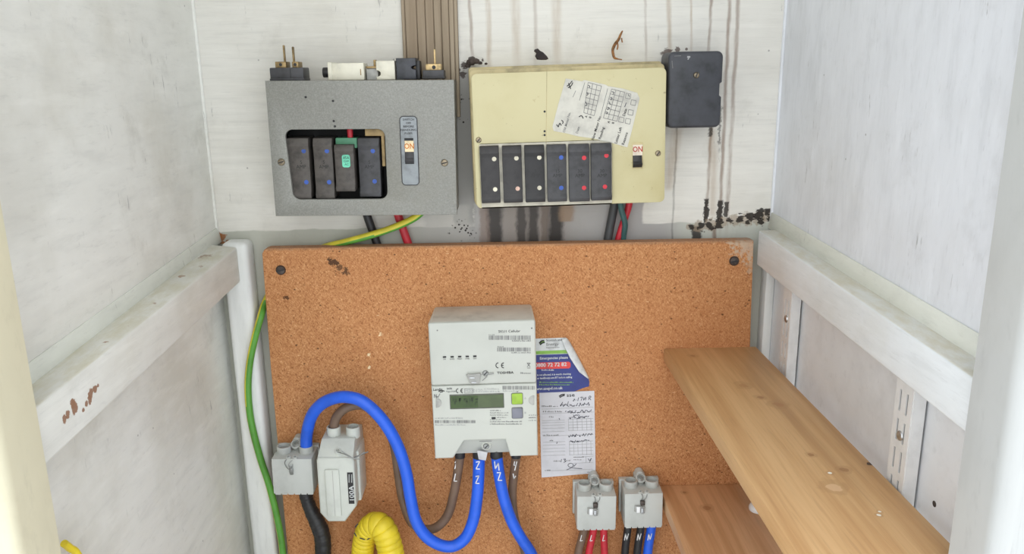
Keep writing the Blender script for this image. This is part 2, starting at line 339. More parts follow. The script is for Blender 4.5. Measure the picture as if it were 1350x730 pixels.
    M['cutout'] = plain('pale cutout plastic', (202, 206, 199), 0.45, 0, 0.03, 25)
    M['hole'] = plain('dark port', (84, 82, 80), 0.7)
    M['port'] = plain('grey port floor', (168, 170, 168), 0.6)
    M['blue'] = plain('blue cable pvc', (36, 98, 226), 0.36, 0, 0.04, 30)
    M['brown'] = plain('brown cable pvc', (116, 94, 78), 0.45, 0, 0.06, 30)
    M['red'] = plain('red cable pvc', (198, 44, 58), 0.42, 0, 0.06, 30)
    M['blackpvc'] = plain('black cable pvc', (38, 38, 40), 0.42, 0, 0.1, 30)
    M['darkgrey_pvc'] = plain('dark grey cable', (62, 64, 66), 0.5, 0, 0.1, 30)
    M['tealpvc'] = plain('teal green cable', (58, 96, 96), 0.5, 0, 0.1, 30)
    M['earth_green'] = plain('earth green pvc', (92, 158, 62), 0.42, 0, 0.06, 30)
    M['earth_yellow'] = plain('earth yellow pvc', (212, 200, 60), 0.42, 0, 0.06, 30)
    M['conduit'] = plain('yellow conduit', (232, 208, 46), 0.4, 0, 0.06, 20)
    M['marker'] = plain('white marker', (226, 226, 226), 0.6)
    M['paper'] = plain('white card', (210, 210, 215), 0.6, 0, 0.03, 20); M['old_paper'] = plain('worn paper label', (208, 206, 196), 0.6, 0, 0.06, 40)
    M['sticker_white'] = plain('sticker white', (214, 218, 218), 0.4); M['sticker_blue'] = plain('sticker blue', (44, 56, 132), 0.35, 0, 0.08, 20)
    M['sticker_green'] = plain('sticker green', (136, 188, 78), 0.4); M['sticker_red'] = plain('sticker red', (222, 66, 62), 0.4)
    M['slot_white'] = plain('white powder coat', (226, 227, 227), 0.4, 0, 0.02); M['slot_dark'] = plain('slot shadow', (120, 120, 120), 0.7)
    M['knob'] = plain('glossy white plastic', (240, 242, 244), 0.25, 0, 0.01)
    M['dead'] = plain('dried black leaf', (44, 34, 32), 0.7, 0, 0.2, 120); M['dried'] = plain('dried brown stalk', (146, 100, 56), 0.7, 0, 0.25, 150)
    M['crack'] = plain('filler lump', (70, 60, 56), 0.8, 0, 0.3, 150)
build_materials()

# ------------------------------------------------------------------ mesh helpers
class MB:
    def __init__(s): s.bm = bmesh.new(); s.mi = 0
    def _merge(s, b2):
        me = bpy.data.meshes.new('t'); b2.to_mesh(me); b2.free()
        n0 = len(s.bm.faces); s.bm.from_mesh(me); bpy.data.meshes.remove(me)
        s.bm.faces.ensure_lookup_table()
        for f in s.bm.faces[n0:]: f.material_index = s.mi
        return s
    def hexa(s, p, bev=0.0, seg=2):
        """p: 8 points, bottom ring (4) then top ring (4)"""
        b = bmesh.new(); v = [b.verts.new(q) for q in p]
        for f in ((0, 1, 2, 3), (4, 5, 6, 7), (0, 1, 5, 4), (1, 2, 6, 5), (2, 3, 7, 6), (3, 0, 4, 7)): b.faces.new([v[i] for i in f])
        bmesh.ops.recalc_face_normals(b, faces=b.faces)
        if bev: bmesh.ops.bevel(b, geom=list(b.edges), offset=bev, segments=seg, profile=0.5, affect='EDGES', clamp_overlap=True)
        return s._merge(b)
    def box(s, x0, x1, y0, y1, z0, z1, bev=0.0, seg=2):
        return s.hexa([(x0, y0, z0), (x1, y0, z0), (x1, y1, z0), (x0, y1, z0), (x0, y0, z1), (x1, y0, z1), (x1, y1, z1), (x0, y1, z1)], bev, seg)
    def prism(s, loops, y0, y1, bev=0.0, seg=2):
        """loops of (x,z); first outer, others holes; extruded from y0 (front) to y1 (back)"""
        b = bmesh.new(); es = []; rings = []
        for lp in loops:
            v = [b.verts.new((x, y0, z)) for x, z in lp]; rings.append(v)
            es += [b.edges.new((v[i], v[(i + 1) % len(v)])) for i in range(len(v))]
        if len(loops) == 1: b.faces.new(rings[0])
        else: bmesh.ops.triangle_fill(b, edges=es, use_beauty=True, use_dissolve=True)
        front = list(b.faces)
        r = bmesh.ops.extrude_face_region(b, geom=front)
        bmesh.ops.translate(b, vec=(0, y1 - y0, 0), verts=[e for e in r['geom'] if isinstance(e, bmesh.types.BMVert)])
        bmesh.ops.recalc_face_normals(b, faces=b.faces)
        if bev:
            ed = [e for e in b.edges if all(abs(v.co.y - y0) < 1e-6 for v in e.verts) and e.calc_face_angle(0) > 0.5]
            bmesh.ops.bevel(b, geom=ed, offset=bev, segments=seg, profile=0.5, affect='EDGES', clamp_overlap=True)
        return s._merge(b)
    def xprism(s, prof, x0, x1, bev=0.0):
        """profile of (y,z) extruded along x"""
        b = bmesh.new(); v = [b.verts.new((x0, y, z)) for y, z in prof]; f = b.faces.new(v)
        r = bmesh.ops.extrude_face_region(b, geom=[f])
        bmesh.ops.translate(b, vec=(x1 - x0, 0, 0), verts=[e for e in r['geom'] if isinstance(e, bmesh.types.BMVert)])
        bmesh.ops.recalc_face_normals(b, faces=b.faces)
        if bev: bmesh.ops.bevel(b, geom=list(b.edges), offset=bev, segments=2, profile=0.5, affect='EDGES', clamp_overlap=True)
        return s._merge(b)
    def cyl(s, p0, p1, r0, r1=None, seg=20, bev=0.0):
        r1 = r0 if r1 is None else r1
        p0, p1 = Vector(p0), Vector(p1); d = p1 - p0
        b = bmesh.new()
        bmesh.ops.create_cone(b, cap_ends=True, segments=seg, radius1=r0, radius2=r1, depth=d.length)
        if bev:
            ed = [e for e in b.edges if abs(e.verts[0].co.z - e.verts[1].co.z) < 1e-7]
            bmesh.ops.bevel(b, geom=ed, offset=bev, segments=2, profile=0.5, affect='EDGES')
        m = Matrix.Translation((p0 + p1) / 2) @ d.to_track_quat('Z', 'Y').to_matrix().to_4x4()
        bmesh.ops.transform(b, matrix=m, verts=b.verts)
        return s._merge(b)
    def lathe(s, c, axis, prof, seg=24):
        """profile list of (r, h) along axis from point c"""
        b = bmesh.new(); rings = []
        for r, h in prof:
            rings.append([b.verts.new((r * math.cos(2 * math.pi * i / seg), r * math.sin(2 * math.pi * i / seg), h)) for i in range(seg)])
        for a, d in zip(rings, rings[1:]):
            for i in range(seg): b.faces.new((a[i], a[(i + 1) % seg], d[(i + 1) % seg], d[i]))
        b.faces.new(rings[0]); b.faces.new(rings[-1])
        bmesh.ops.recalc_face_normals(b, faces=b.faces)
        m = Matrix.Translation(Vector(c)) @ Vector(axis).to_track_quat('Z', 'Y').to_matrix().to_4x4()
        bmesh.ops.transform(b, matrix=m, verts=b.verts)
        return s._merge(b)
    def tube(s, pts, r, seg=14, res=8, smooth=True, stripe=None, rad=None):
        P = catmull(pts, res) if smooth else [Vector(p) for p in pts]
        b = bmesh.new(); rings = []
        t0 = (P[1] - P[0]).normalized(); ref = Vector((0, -1, 0)); 
        if abs(t0.dot(ref)) > 0.95: ref = Vector((1, 0, 0))
        u = (ref - t0 * ref.dot(t0)).normalized(); L = 0
        for i, p in enumerate(P):
            t = (P[min(i + 1, len(P) - 1)] - P[max(i - 1, 0)]).normalized()
            u = (u - t * u.dot(t)).normalized(); vv = t.cross(u)
            if i: L += (P[i] - P[i - 1]).length
            rr = rad(i / (len(P) - 1), L) if rad else r
            rings.append([b.verts.new(p + (u * math.cos(2 * math.pi * k / seg) + vv * math.sin(2 * math.pi * k / seg)) * rr) for k in range(seg)])
        for j, (a, d) in enumerate(zip(rings, rings[1:])):
            for k in range(seg):
                f = b.faces.new((a[k], a[(k + 1) % seg], d[(k + 1) % seg], d[k]))
                if stripe: f.material_index = stripe(k / seg, j / len(rings))
        b.faces.new(rings[0]); b.faces.new(rings[-1])
        bmesh.ops.recalc_face_normals(b, faces=b.faces)
        me = bpy.data.meshes.new('t'); b.to_mesh(me); b.free(); s.bm.from_mesh(me); bpy.data.meshes.remove(me)
        return s
    def ribbon(s, pts, wd, y, res=5):
        """flat pen stroke of (x,z) points on plane y, facing -Y"""
        P = [Vector((a, 0, c)) for a, c in pts]
        if len(P) > 2 and res > 1: P = catmull(P, res)
        prev = None
        for i, p in enumerate(P):
            t = (P[min(i + 1, len(P) - 1)] - P[max(i - 1, 0)])
            if t.length < 1e-9: continue
            t.normalize(); n = Vector((-t.z, 0, t.x)) * wd / 2
            cur = (s.bm.verts.new((p.x + n.x, y, p.z + n.z)), s.bm.verts.new((p.x - n.x, y, p.z - n.z)))
            if prev: s.bm.faces.new((prev[0], prev[1], cur[1], cur[0]))
            prev = cur
        return s
    def turn(s):
        """stand an outline drawn in (x, -y) upright: local y becomes height"""
        for v in s.bm.verts: v.co = (v.co.x, -v.co.z, v.co.y)
        bmesh.ops.recalc_face_normals(s.bm, faces=s.bm.faces); return s
    def quad(s, pts):
        s.bm.faces.new([s.bm.verts.new(p) for p in pts]); return s
    def build(s, name, mat, parent=None, smooth=40):
        me = bpy.data.meshes.new(name); s.bm.to_mesh(me); s.bm.free()
        for m in (mat if isinstance(mat, (list, tuple)) else [mat]): me.materials.append(MAT[m] if isinstance(m, str) else m)
        if smooth:
            me.shade_smooth(); me.set_sharp_from_angle(angle=math.radians(smooth))
        o = bpy.data.objects.new(name, me); COL.objects.link(o)
        if parent: o.parent = parent
        return o

def catmull(pts, res=8):
    P = [Vector(p) for p in pts]; out = []
    for i in range(len(P) - 1):
        a = P[i - 1] if i else P[0] * 2 - P[1]; b, c = P[i], P[i + 1]
        d = P[i + 2] if i + 2 < len(P) else P[-1] * 2 - P[-2]
        for k in range(res):
            t = k / res
            out.append(0.5 * ((2 * b) + (c - a) * t + (2 * a - 5 * b + 4 * c - d) * t * t + (3 * b - a - 3 * c + d) * t ** 3))
    out.append(P[-1]); return out

def rrect(x0, x1, z0, z1, r, n=5):
    out = []
    for cx, cz, a0 in ((x1 - r, z1 - r, 0), (x0 + r, z1 - r, 90), (x0 + r, z0 + r, 180), (x1 - r, z0 + r, 270)):
        for i in range(n + 1):
            a = math.radians(a0 + 90 * i / n); out.append((cx + r * math.cos(a), cz + r * math.sin(a)))
    return out

def tag(o, label=None, cat=None, group=None, kind=None):
    if label: o['label'] = label
    if cat: o['category'] = cat
    if group: o['group'] = group
    if kind: o['kind'] = kind
    return o
def struct(o, label, cat): return tag(o, label, cat, kind='structure')
def thing(name, label, cat, loc, tilt=0.0, group=None):
    o = bpy.data.objects.new(name, None); COL.objects.link(o); o.empty_display_size = 0.02
    o.location = loc; o.rotation_euler = (0, tilt, 0)
    return tag(o, label, cat, group)
class Fr:
    """local frame of a thing mounted on a plane parallel to the back wall"""
    def __init__(s, root):
        s.root = root; s.loc = Vector(root.location); s.inv = Matrix.Rotation(root.rotation_euler.y, 3, 'Y').inverted()
    def __call__(s, px, py, y):          # pixel of the photograph -> local (x, z) on local plane y
        p = s.inv @ (PY(px, py, s.loc.y + y) - s.loc); return (p.x, p.z)
def frame4(tl, tr, br, bl, Yf, Ym):
    a, b, c, d = [PY(*p, Yf) for p in (tl, tr, br, bl)]
    tilt = -(math.atan2(b.z - a.z, b.x - a.x) + math.atan2(c.z - d.z, c.x - d.x)) / 2
    base = (c + d) / 2; top = (a + b) / 2
    return Vector((base.x, Ym, base.z)), tilt, ((b - a).length + (c - d).length) / 2, ((a - d).length + (b - c).length) / 2

def txt(fr, s, px, py, hpx, y, mat, parent, ang=0.0, align='CENTER', wide=1.0, name='lettering', bold=0.0):
    """printed lettering: cap height hpx pixels, centred (or aligned) at the pixel, on local plane y"""
    x0, z0 = fr(px, py, y); k = abs(fr(px, py + 10, y)[1] - z0) / 10
    cu = bpy.data.curves.new('t', 'FONT'); cu.body = s; cu.align_x = align; cu.align_y = 'CENTER'; cu.resolution_u = 2
    cu.size = hpx * k / 0.70; cu.offset = bold * cu.size; cu.space_line = 0.95
    ob = bpy.data.objects.new('t', cu); COL.objects.link(ob)
    me = bpy.data.meshes.new_from_object(ob.evaluated_get(bpy.context.evaluated_depsgraph_get()))
    bpy.data.objects.remove(ob); bpy.data.curves.remove(cu)
    c, sn = math.cos(ang), math.sin(ang)
    for v in me.vertices:
        tx, ty = v.co.x * wide, v.co.y; v.co = (x0 + c * tx - sn * ty, y, z0 + sn * tx + c * ty)
    me.name = name; me.materials.clear(); me.materials.append(MAT[mat])
    o = bpy.data.objects.new(name, me); COL.objects.link(o); o.parent = parent
    return o
def pen(fr, strokes, wpx, y, mat, parent, name='handwriting', res=5):
    m = MB(); x0, z0 = fr(675, 365, y); k = abs(fr(675, 375, y)[1] - z0) / 10
    for st in strokes:
        P = [fr(a, b, y) for a, b in st]
        for Q in ([P] if res > 1 else zip(P, P[1:])): m.ribbon(list(Q), wpx * k, y, res)
    return tag(m.build(name, mat, parent, smooth=0), kind='stuff')
def bars(fr, x0, y0, x1, y1, y, mat, parent, n=40, name='barcode', seed=1, fill=0.55):
    r = random.Random(seed); m = MB(); ws = [r.choice((1, 1, 2, 3)) for _ in range(n * 2)]; T = sum(ws); a = 0
    for i, wv in enumerate(ws):
        if i % 2 == 0:
            u0 = x0 + (x1 - x0) * a / T; u1 = x0 + (x1 - x0) * (a + wv) / T
            t0 = (y1 - y0) * 0
            p = [fr(u0, y1, y), fr(u1, y1, y), fr(u1, y0, y), fr(u0, y0, y)]
            m.quad([(q[0], y, q[1]) for q in p])
        a += wv
    return tag(m.build(name, mat, parent, smooth=0), kind='stuff')
def microtext(fr, rows, y, mat, parent, name='small_print', seed=1):
    """rows of illegibly small print: (x0, x1, ymid, hpx)"""
    r = random.Random(seed); m = MB()
    for x0, x1, yy, h in rows:
        x = x0
        while x < x1:
            wl = r.uniform(0.35, 0.8) * h; g = 0.25 * h if r.random() > 0.18 else 0.7 * h
            hh = h * r.choice((0.5, 0.6, 0.9))
            p = [fr(x, yy + h * 0.35, y), fr(min(x + wl, x1), yy + h * 0.35, y), fr(min(x + wl, x1), yy + h * 0.35 - hh, y), fr(x, yy + h * 0.35 - hh, y)]
            m.quad([(q[0], y, q[1]) for q in p]); x += wl + g
    return tag(m.build(name, mat, parent, smooth=0), kind='stuff')
def screw(parent, x, y, z, r, mat, name='screw', slot=True, ang=0.5):
    m = MB(); m.lathe((x, y + 0.0005, z), (0, -1, 0), [(r, 0), (r, r * 0.25), (r * 0.8, r * 0.5), (r * 0.3, r * 0.6)], 16)
    o = m.build(name, mat, parent)
    if slot:
        d = MB(); c, s = math.cos(ang) * r * 0.8, math.sin(ang) * r * 0.8
        d.ribbon([(x - c, z - s), (x + c, z + s)], r * 0.28, y - r * 0.62, 1); d.build('screw_slot', 'ink', o, smooth=0)
    return o

# ================================================================== THE SETTING
FZ, CZ = 0.45, 1.92
struct(MB().box(-0.39, 0.37, 0.0, 0.02, FZ, CZ).build('wall_back', 'back'), 'white painted back wall with brown run-down stains', 'wall')
struct(MB().box(-0.384, -0.364, -0.484, 0.0, FZ, CZ).build('wall_left', 'left'), 'white brush-painted left side wall with scuffs', 'wall')
struct(MB().box(0.3434, 0.3634, -0.502, 0.0, 1.235, CZ).build('wall_right', 'right'), 'bluish white scratched upper right side wall', 'wall')
wl = struct(MB().box(0.3455, 0.3634, -0.502, 0.0, FZ, 1.235).build('wall_right_lower', 'lower_right'), 'plain white lower right side wall under the rail', 'wall')
p = PX(1232, 664, 0.3455)
MB().cyl((0.3452, p.y, p.z), (0.347, p.y, p.z), 0.0026, seg=12).build('screw_hole', 'dark_screw', wl)
struct(MB().box(-0.6, 0.6, -0.62, 0.02, FZ - 0.03, FZ).build('floor', 'floor'), 'bare concrete cupboard floor', 'floor')
struct(MB().box(-0.6, 0.6, -0.53, 0.02, CZ, CZ + 0.03).build('ceiling', 'left'), 'white painted cupboard top', 'ceiling')
struct(MB().prism([[(-0.325, 0.484), (-0.66, 0.484), (-0.66, 0.53)] + [(-0.325 - 0.010 + 0.010 * math.sin(math.radians(a_)), 0.53 - 0.010 + 0.010 * math.cos(math.radians(a_))) for a_ in range(0, 91, 15)]], FZ, CZ).turn().build('trim_1', 'jamb_cream'), 'cream painted door jamb on the left', 'door frame')
struct(MB().prism([[(0.314, 0.502), (0.66, 0.502), (0.66, 0.548)] + [(0.314 + 0.010 - 0.010 * math.sin(math.radians(a_)), 0.548 - 0.010 + 0.010 * math.cos(math.radians(a_))) for a_ in range(0, 91, 15)]], FZ, CZ).turn().build('trim_2', 'jamb_white'), 'white painted door jamb on the right', 'door frame')
# timber rails along both side walls; they fall slightly towards the door
struct(MB().hexa([(-0.362, -0.031, 1.206), (-0.3295, -0.031, 1.2025), (-0.3295, -0.486, 1.183), (-0.362, -0.486, 1.1855),
                  (-0.362, -0.031, 1.2515), (-0.3295, -0.031, 1.2475), (-0.3295, -0.486, 1.228), (-0.362, -0.486, 1.223)], 0.003, 3).build('trim_3', 'rail_left'),
       'white timber rail on the left wall with chipped brown paint', 'rail')
struct(MB().hexa([(0.318, -0.0286, 1.2135), (0.345, -0.0286, 1.2135), (0.345, -0.504, 1.2045), (0.318, -0.504, 1.2045),
                  (0.318, -0.0286, 1.258), (0.345, -0.0286, 1.2585), (0.345, -0.504, 1.2467), (0.318, -0.504, 1.2455)], 0.0025, 3).build('trim_4', 'rail_right'),
       'white timber rail on the right wall', 'rail')
# tapered beads sitting on the rails against the upper panels
struct(MB().hexa([(-0.364, 0.0, 1.248), (-0.3585, 0.0, 1.248), (-0.3585, -0.486, 1.218), (-0.364, -0.486, 1.218),
                  (-0.364, 0.0, 1.2665), (-0.362, 0.0, 1.2665), (-0.363, -0.486, 1.238), (-0.364, -0.486, 1.238)], 0.001).build('trim_5', 'bead'), 'greenish white bead above the left rail', 'moulding')
struct(MB().hexa([(0.3385, 0.0, 1.255), (0.3434, 0.0, 1.255), (0.3434, -0.503, 1.2443), (0.3385, -0.503, 1.2443),
                  (0.3415, 0.0, 1.2755), (0.3434, 0.0, 1.2755), (0.3434, -0.503, 1.2628), (0.3415, -0.503, 1.2628)], 0.001).build('trim_6', 'bead'), 'greenish white bead above the right rail', 'moulding')
struct(MB().box(-0.3505, -0.318, -0.031, 0.0, FZ, 1.2525, 0.007, 4).build('trim_7', 'post'), 'white rounded corner post left of the chipboard', 'post')
struct(MB().box(0.334, 0.3455, -0.022, 0.0, FZ, 1.235, 0.002).build('trim_8', 'post'), 'narrow white corner strip right of the chipboard', 'post')
# filled joints of paint in the corners
struct(MB().tube([(-0.3635, -0.001, 1.262), (-0.3635, -0.001, 1.92)], 0.0025, 8, smooth=False).build('trim_9', 'left'), 'bright caulked left rear corner', 'moulding')
struct(MB().tube([(0.343, -0.001, 1.27), (0.343, -0.001, 1.92)], 0.0025, 8, smooth=False).build('trim_10', 'right'), 'caulked right rear corner', 'moulding')
# grooved weathered timber behind the grey unit
t = MB().box(-0.1168, -0.050, -0.004, 0.0, 1.40, CZ).build('trim_11', 'groove'); struct(t, 'grooved grey-brown timber strip above the grey unit', 'timber')
gx = [-0.1168, -0.1125, -0.0985, -0.0885, -0.0785, -0.0695, -0.0605, -0.0545, -0.050]
for a, b in zip(gx, gx[1:]):
    MB().box(a + 0.0002, b - 0.0002, -0.0055 - random.uniform(0, 0.0008), -0.003, 1.40, CZ, 0.0008, 1).build('reed', 'timber', t)

# ================================================================== CHIPBOARD
BY = -0.030
cb = thing('chipboard_panel', 'orange-brown chipboard backing panel screwed to the wall', 'board', (0.006, BY, 0.60))
cf = Fr(cb)
def c_(x, z): return (x - 0.006, z - 0.60)
MB().prism([[c_(*q) for q in [(-0.3035, 0.60), (0.3175, 0.60), (0.3165, 1.10), (0.3125, 1.2445), (0.308, 1.2455), (-0.292, 1.2448), (-0.297, 1.243), (-0.3000, 1.238), (-0.3025, 1.09)]]], 0.0, 0.016, 0.0012).build('panel', 'chip', cb)
for px, py in ((370, 356), (968, 344)):
    x, z = cf(px, py, -0.001); screw(cb, x, 0.0, z, 0.0062, 'dark_screw', ang=0.2)
MB().box(-0.26, 0.27, 0.016, 0.030, 0.53, 0.60, 0.002).build('batten', 'post', cb)

# ================================================================== GREY FUSE UNIT
loc, tilt, W, H = frame4((350, 107), (600, 104.5), (602.5, 283.5), (363.5, 284.5), -0.065, 0.0)
gu = thing('fuse_box', 'old grey metal fuse box with a window of dark fuse carriers', 'fuse box', loc, tilt); gf = Fr(gu)
hw = W / 2
x0, z1 = gf(375, 171, -0.065); x1, z0 = gf(511, 262, -0.065)
xl = gf(379, 262, -0.065)[0]
win = rrect(x0, x1, z0, z1, 0.0085)
win = [(x + (0.0045 * (z1 - z) / (z1 - z0) if x < (x0 + x1) / 2 else 0), z) for x, z in win]
MB().prism([[(-hw, 0), (hw, 0), (hw, H), (-hw, H)], list(reversed(win))], -0.065, -0.061, 0.0012).build('cover', 'grey_metal', gu)
b = MB()
T = 0.0015
b.box(-hw + .001, -hw + .001 + T, -0.0612, 0, 0.001, H - .001); b.box(hw - .001 - T, hw - .001, -0.0612, 0, 0.001, H - .001)
b.box(-hw + .001, hw - .001, -0.0612, 0, 0.001, .001 + T); b.box(-hw + .001, hw - .001, -0.0612, 0, H - .001 - T, H - .001)
b.box(-hw + .001, hw - .001, -0.002, 0, 0.001, H - .001)
b.build('back_box', 'grey_metal', gu)
MB().box(x0 - .004, x1 + .004, -0.030, -0.024, z0 - .004, z1 + .004).build('fuse_base', 'shadow_black', gu)
def carrier(parent, fr, name, tl, br, yf, dep, mat, dots, dotmat, word=None, dotmat2=None, lip=True, top=True, wordpx=None):
    xa, zb = fr(*tl, yf); xb, za = fr(*br, yf); h = zb - za
    # side profile: flat face, stepped lip at the bottom, chamfered grip at the top
    prof = [(yf + dep, za + h * 0.02), (yf - 0.0015, za), (yf - 0.0028, za + h * 0.07), (yf, za + h * 0.155), (yf, za + h * 0.79), (yf - 0.0022, za + h * 0.865), (yf + 0.0012, za + h * 0.985), (yf + dep, zb)]
    m = MB().xprism(prof, xa, xb, 0.0007); c = m.build(name, mat, parent)
    for i, (dx, dy) in enumerate(dots):
        x, z = fr(dx, dy, yf)
        MB().cyl((x, yf + 0.0005, z), (x, yf - 0.0004, z), 0.0026, seg=14).build('colour_dot', dotmat2 if (i and dotmat2) else dotmat, c)
    if word:
        a, d = wordpx
        for i, wd in enumerate(word): txt(fr, wd, a, d + i * 6.0, 4.6, yf - 0.0002, 'emboss', c, wide=1.0)
    return c
YG = -0.0605
carrier(gu, gf, 'fuse_carrier', (377.5, 181), (411.3, 261.5), YG, 0.03, 'black_warm', [(400.5, 199), (404, 240)], 'dot_blue', ('5', 'AMP'), wordpx=(397, 214))
carrier(gu, gf, 'fuse_carrier', (411.8, 181), (442, 261.5), YG, 0.03, 'black_warm', [(431, 199), (434, 240)], 'dot_blue', ('5', 'AMP'), wordpx=(427, 214))
carrier(gu, gf, 'fuse_carrier', (471, 181), (503, 259), YG, 0.03, 'charcoal', [(491.5, 199), (494, 239)], 'dot_blue', ('5', 'AMP'), wordpx=(487, 214))
c = carrier(gu, gf, 'fuse_carrier', (440, 190), (469, 252), YG - 0.006, 0.03, 'black_warm', [], 'dot_blue')
xa, zb = gf(450.5, 204, YG - 0.0064); xb, za = gf(462, 220.5, YG - 0.0064)
o = MB().prism([rrect(xa, xb, za, zb, 0.0025)], YG - 0.0066, YG - 0.0058).build('value_label', 'teal', c); o['label'] = 'teal rating label'
txt(gf, '45A', 456.2, 208.2, 3.4, YG - 0.0068, 'ink', c); txt(gf, 'OFF', 456.6, 212.8, 2.8, YG - 0.0068, 'ink', c); txt(gf, 'AC', 457, 216.8, 2.8, YG - 0.0068, 'ink', c)
xa, zb = gf(441.5, 182, YG); xb, za = gf(470.5, 192, YG)
b = MB(); b.box(xa, xb, YG + .002, YG + .03, za - .003, zb, 0.001); b.build('green_holder', 'green_part', gu)
xa, zb = gf(481, 168, -0.055); xb, za = gf(508.5, 179, -0.055)
b = MB(); b.box(xa, xb, -0.056, -0.05, za, zb, 0.0006); x2, z2 = gf(502.5, 179, -0.055); x3, z3 = gf(508.5, 219, -0.055); b.box(x2, x3, -0.056, -0.05, z3, z2 + .001, 0.0006)
b.build('insulation_strip', 'tan_card', gu)
p0, p1 = gf(461, 166, -0.052), gf(462, 186, -0.052)
MB().tube([(p0[0], -0.052, p0[1]), (p1[0], -0.052, p1[1])], 0.0034, 10, smooth=False).build('red_wire', 'red', gu)
# switch plate
xa, zb = gf(527, 153.5, -0.0655); xb, za = gf(552.5, 243.5, -0.0655)
sp = MB().prism([rrect(xa, xb, za, zb, 0.004)], -0.0662, -0.0648, 0.0006).build('switch_plate', 'switch_plate', gu)
rim = MB(); rr = rrect(xa, xb, za, zb, 0.004); rim.tube([(x, -0.0656, z) for x, z in rr + rr[:1]], 0.0007, 6, smooth=False); rim.build('plate_rim', 'charcoal', sp)
for i, s_ in enumerate(('SWITCH', 'OFF', 'BEFORE', 'HANDLING', 'FUSES')): txt(gf, s_, 538.5, 157.8 + i * 4.5, 2.5, -0.0665, 'ink', sp, wide=1.15, bold=0.01)
xa, zb = gf(533, 182, -0.0665); xb, za = gf(546, 216, -0.0665)
MB().box(xa, xb, -0.0668, -0.066, za, zb).build('switch_slot', 'ink', sp)
xa2, zb2 = gf(533.4, 185.5, -0.067); xb2, za2 = gf(545.6, 200, -0.067)
MB().box(xa2, xb2, -0.0672, -0.0665, za2, zb2).build('on_window', 'on_window', sp)
txt(gf, 'ON', 539.6, 193, 7.0, -0.0675, 'orange_ink', sp, wide=0.85, bold=0.015)
xa2, zb2 = gf(533.5, 200.5, -0.069); xb2, za2 = gf(545.8, 215.5, -0.069)
h = zb2 - za2
MB().xprism([(-0.066, za2), (-0.0685, za2), (-0.0725, za2 + h * .3), (-0.069, za2 + h * .5), (-0.067, zb2), (-0.066, zb2)], xa2, xb2, 0.0005).build('rocker', 'charcoal', sp)
for px, py in ((371, 213.5), (586, 214.5)):
    x, z = gf(px, py, -0.065); screw(gu, x, -0.065, z, 0.0042, 'screw', ang=0.3)
for px, py in ((439, 133), (440, 159.5), (441.5, 166.5), (403, 128)):
    x, z = gf(px, py, -0.0652); MB().cyl((x, -0.0653, z), (x, -0.0645, z), 0.0014, seg=10).build('drill_hole', 'ink', gu)

# ------------------------------------------------ loose fuse holders on top of the grey unit
ZT = loc.z + H
def loose(name, label, px, cat='fuse', Y=-0.036):
    p = PY(px, 105, Y); o = thing(name, label, cat, (p.x, Y, ZT + 0.0002), 0.0, 'spare fuse holders on the grey box'); return o, Fr(o)
def lb(fr, a, b, c, d, base=True):
    xa, zb = fr(a, b, 0); xb, za = fr(c, d, 0); return xa, xb, (0 if base else za), zb
o, f = loose('spare_fuse_carrier', 'black spare fuse carrier standing with two long brass pins up', 382)
xa, xb, za, zb = lb(f, 360, 89.5, 405, 105); MB().box(xa, xb, -0.016, 0.014, 0, zb, 0.0012).build('body', 'charcoal', o)
xm = f(387.5, 95, 0)[0]; MB().box(xm - .0004, xm + .0004, -0.0165, -0.015, 0.001, zb - .001).build('seam', 'ink', o)
MB().box(xa - .0004, xb + .0004, -0.0168, 0.0145, 0, 0.003, 0.0006).build('foot', 'charcoal', o)
for a, bq in ((366, 381), (388, 397)):
    xa2, xb2, za2, zb2 = lb(f, a, 81.5, bq, 90, False); m = MB().box(xa2, xb2, -0.012, 0.008, zb - .001, zb2, 0.0007); c = m.build('terminal', 'brass', o)
    xc = (xa2 + xb2) / 2; zc = (zb + zb2) / 2; MB().cyl((xc, -0.0122, zc), (xc, -0.0115, zc), 0.0018, seg=12).build('terminal_hole', 'ink', c)
for a, top in ((375.5, 59.5), (387.5, 61.5)):
    xa2, xb2, za2, zb2 = lb(f, a - 2.2, top, a + 2.2, 90); MB().box(xa2, xb2, -0.004, 0.002, zb - .001, zb2, 0.0009).build('contact_pin', 'brass', o)
o, f = loose('spare_fuse_carrier', 'ivory porcelain spare fuse lying down with a black end knob', 455)
xa, xb, za, zb = lb(f, 437.5, 83.5, 483.5, 105); MB().box(xa, xb, -0.016, 0.014, 0, zb, 0.0012).build('body', 'ivory', o)
xa2 = f(435.8, 90, 0)[0]; MB().box(xa2, xa + .003, -0.017, 0.015, 0.0005, zb + .001, 0.0008).build('end_plate', 'ivory', o)
xk = f(427, 95, 0)[0]; zk = f(427, 95.5, 0)[1]; MB().cyl((xk, -0.004, zk), (xa2 + .002, -0.004, zk), 0.0058, seg=20, bev=.0008).build('end_knob', 'charcoal_dark', o)
x, z = f(475.5, 95, -0.016); MB().box(x - .0005, x + .0005, -0.0163, -0.0155, z - .0035, z + .0035).build('mark', 'brass', o)
o, f = loose('spare_fuse_carrier', 'ivory porcelain spare fuse with notched side and thin brass contact', 508)
xa, xb, za, zb = lb(f, 498, 80.5, 523.5, 105)
xn, zn = f(498, 97, 0)
out = [(xa, 0), (xb, 0), (xb, zb), (xa, zb), (xa, zn + .0035)] + [(xa + .0035 * 0.3 + .004 * math.cos(math.radians(a_)), zn + .0033 * math.sin(math.radians(a_))) for a_ in range(80, -81, -20)] + [(xa, zn - .0035)]
MB().prism([out], -0.016, 0.014, 0.0008).build('body', 'ivory', o)
xa2, xb2, za2, zb2 = lb(f, 484.5, 90.5, 498.5, 105); MB().box(xa2, xa + .001, -0.010, 0.010, 0, zb2, 0.0008).build('inner_block', 'recess', o)
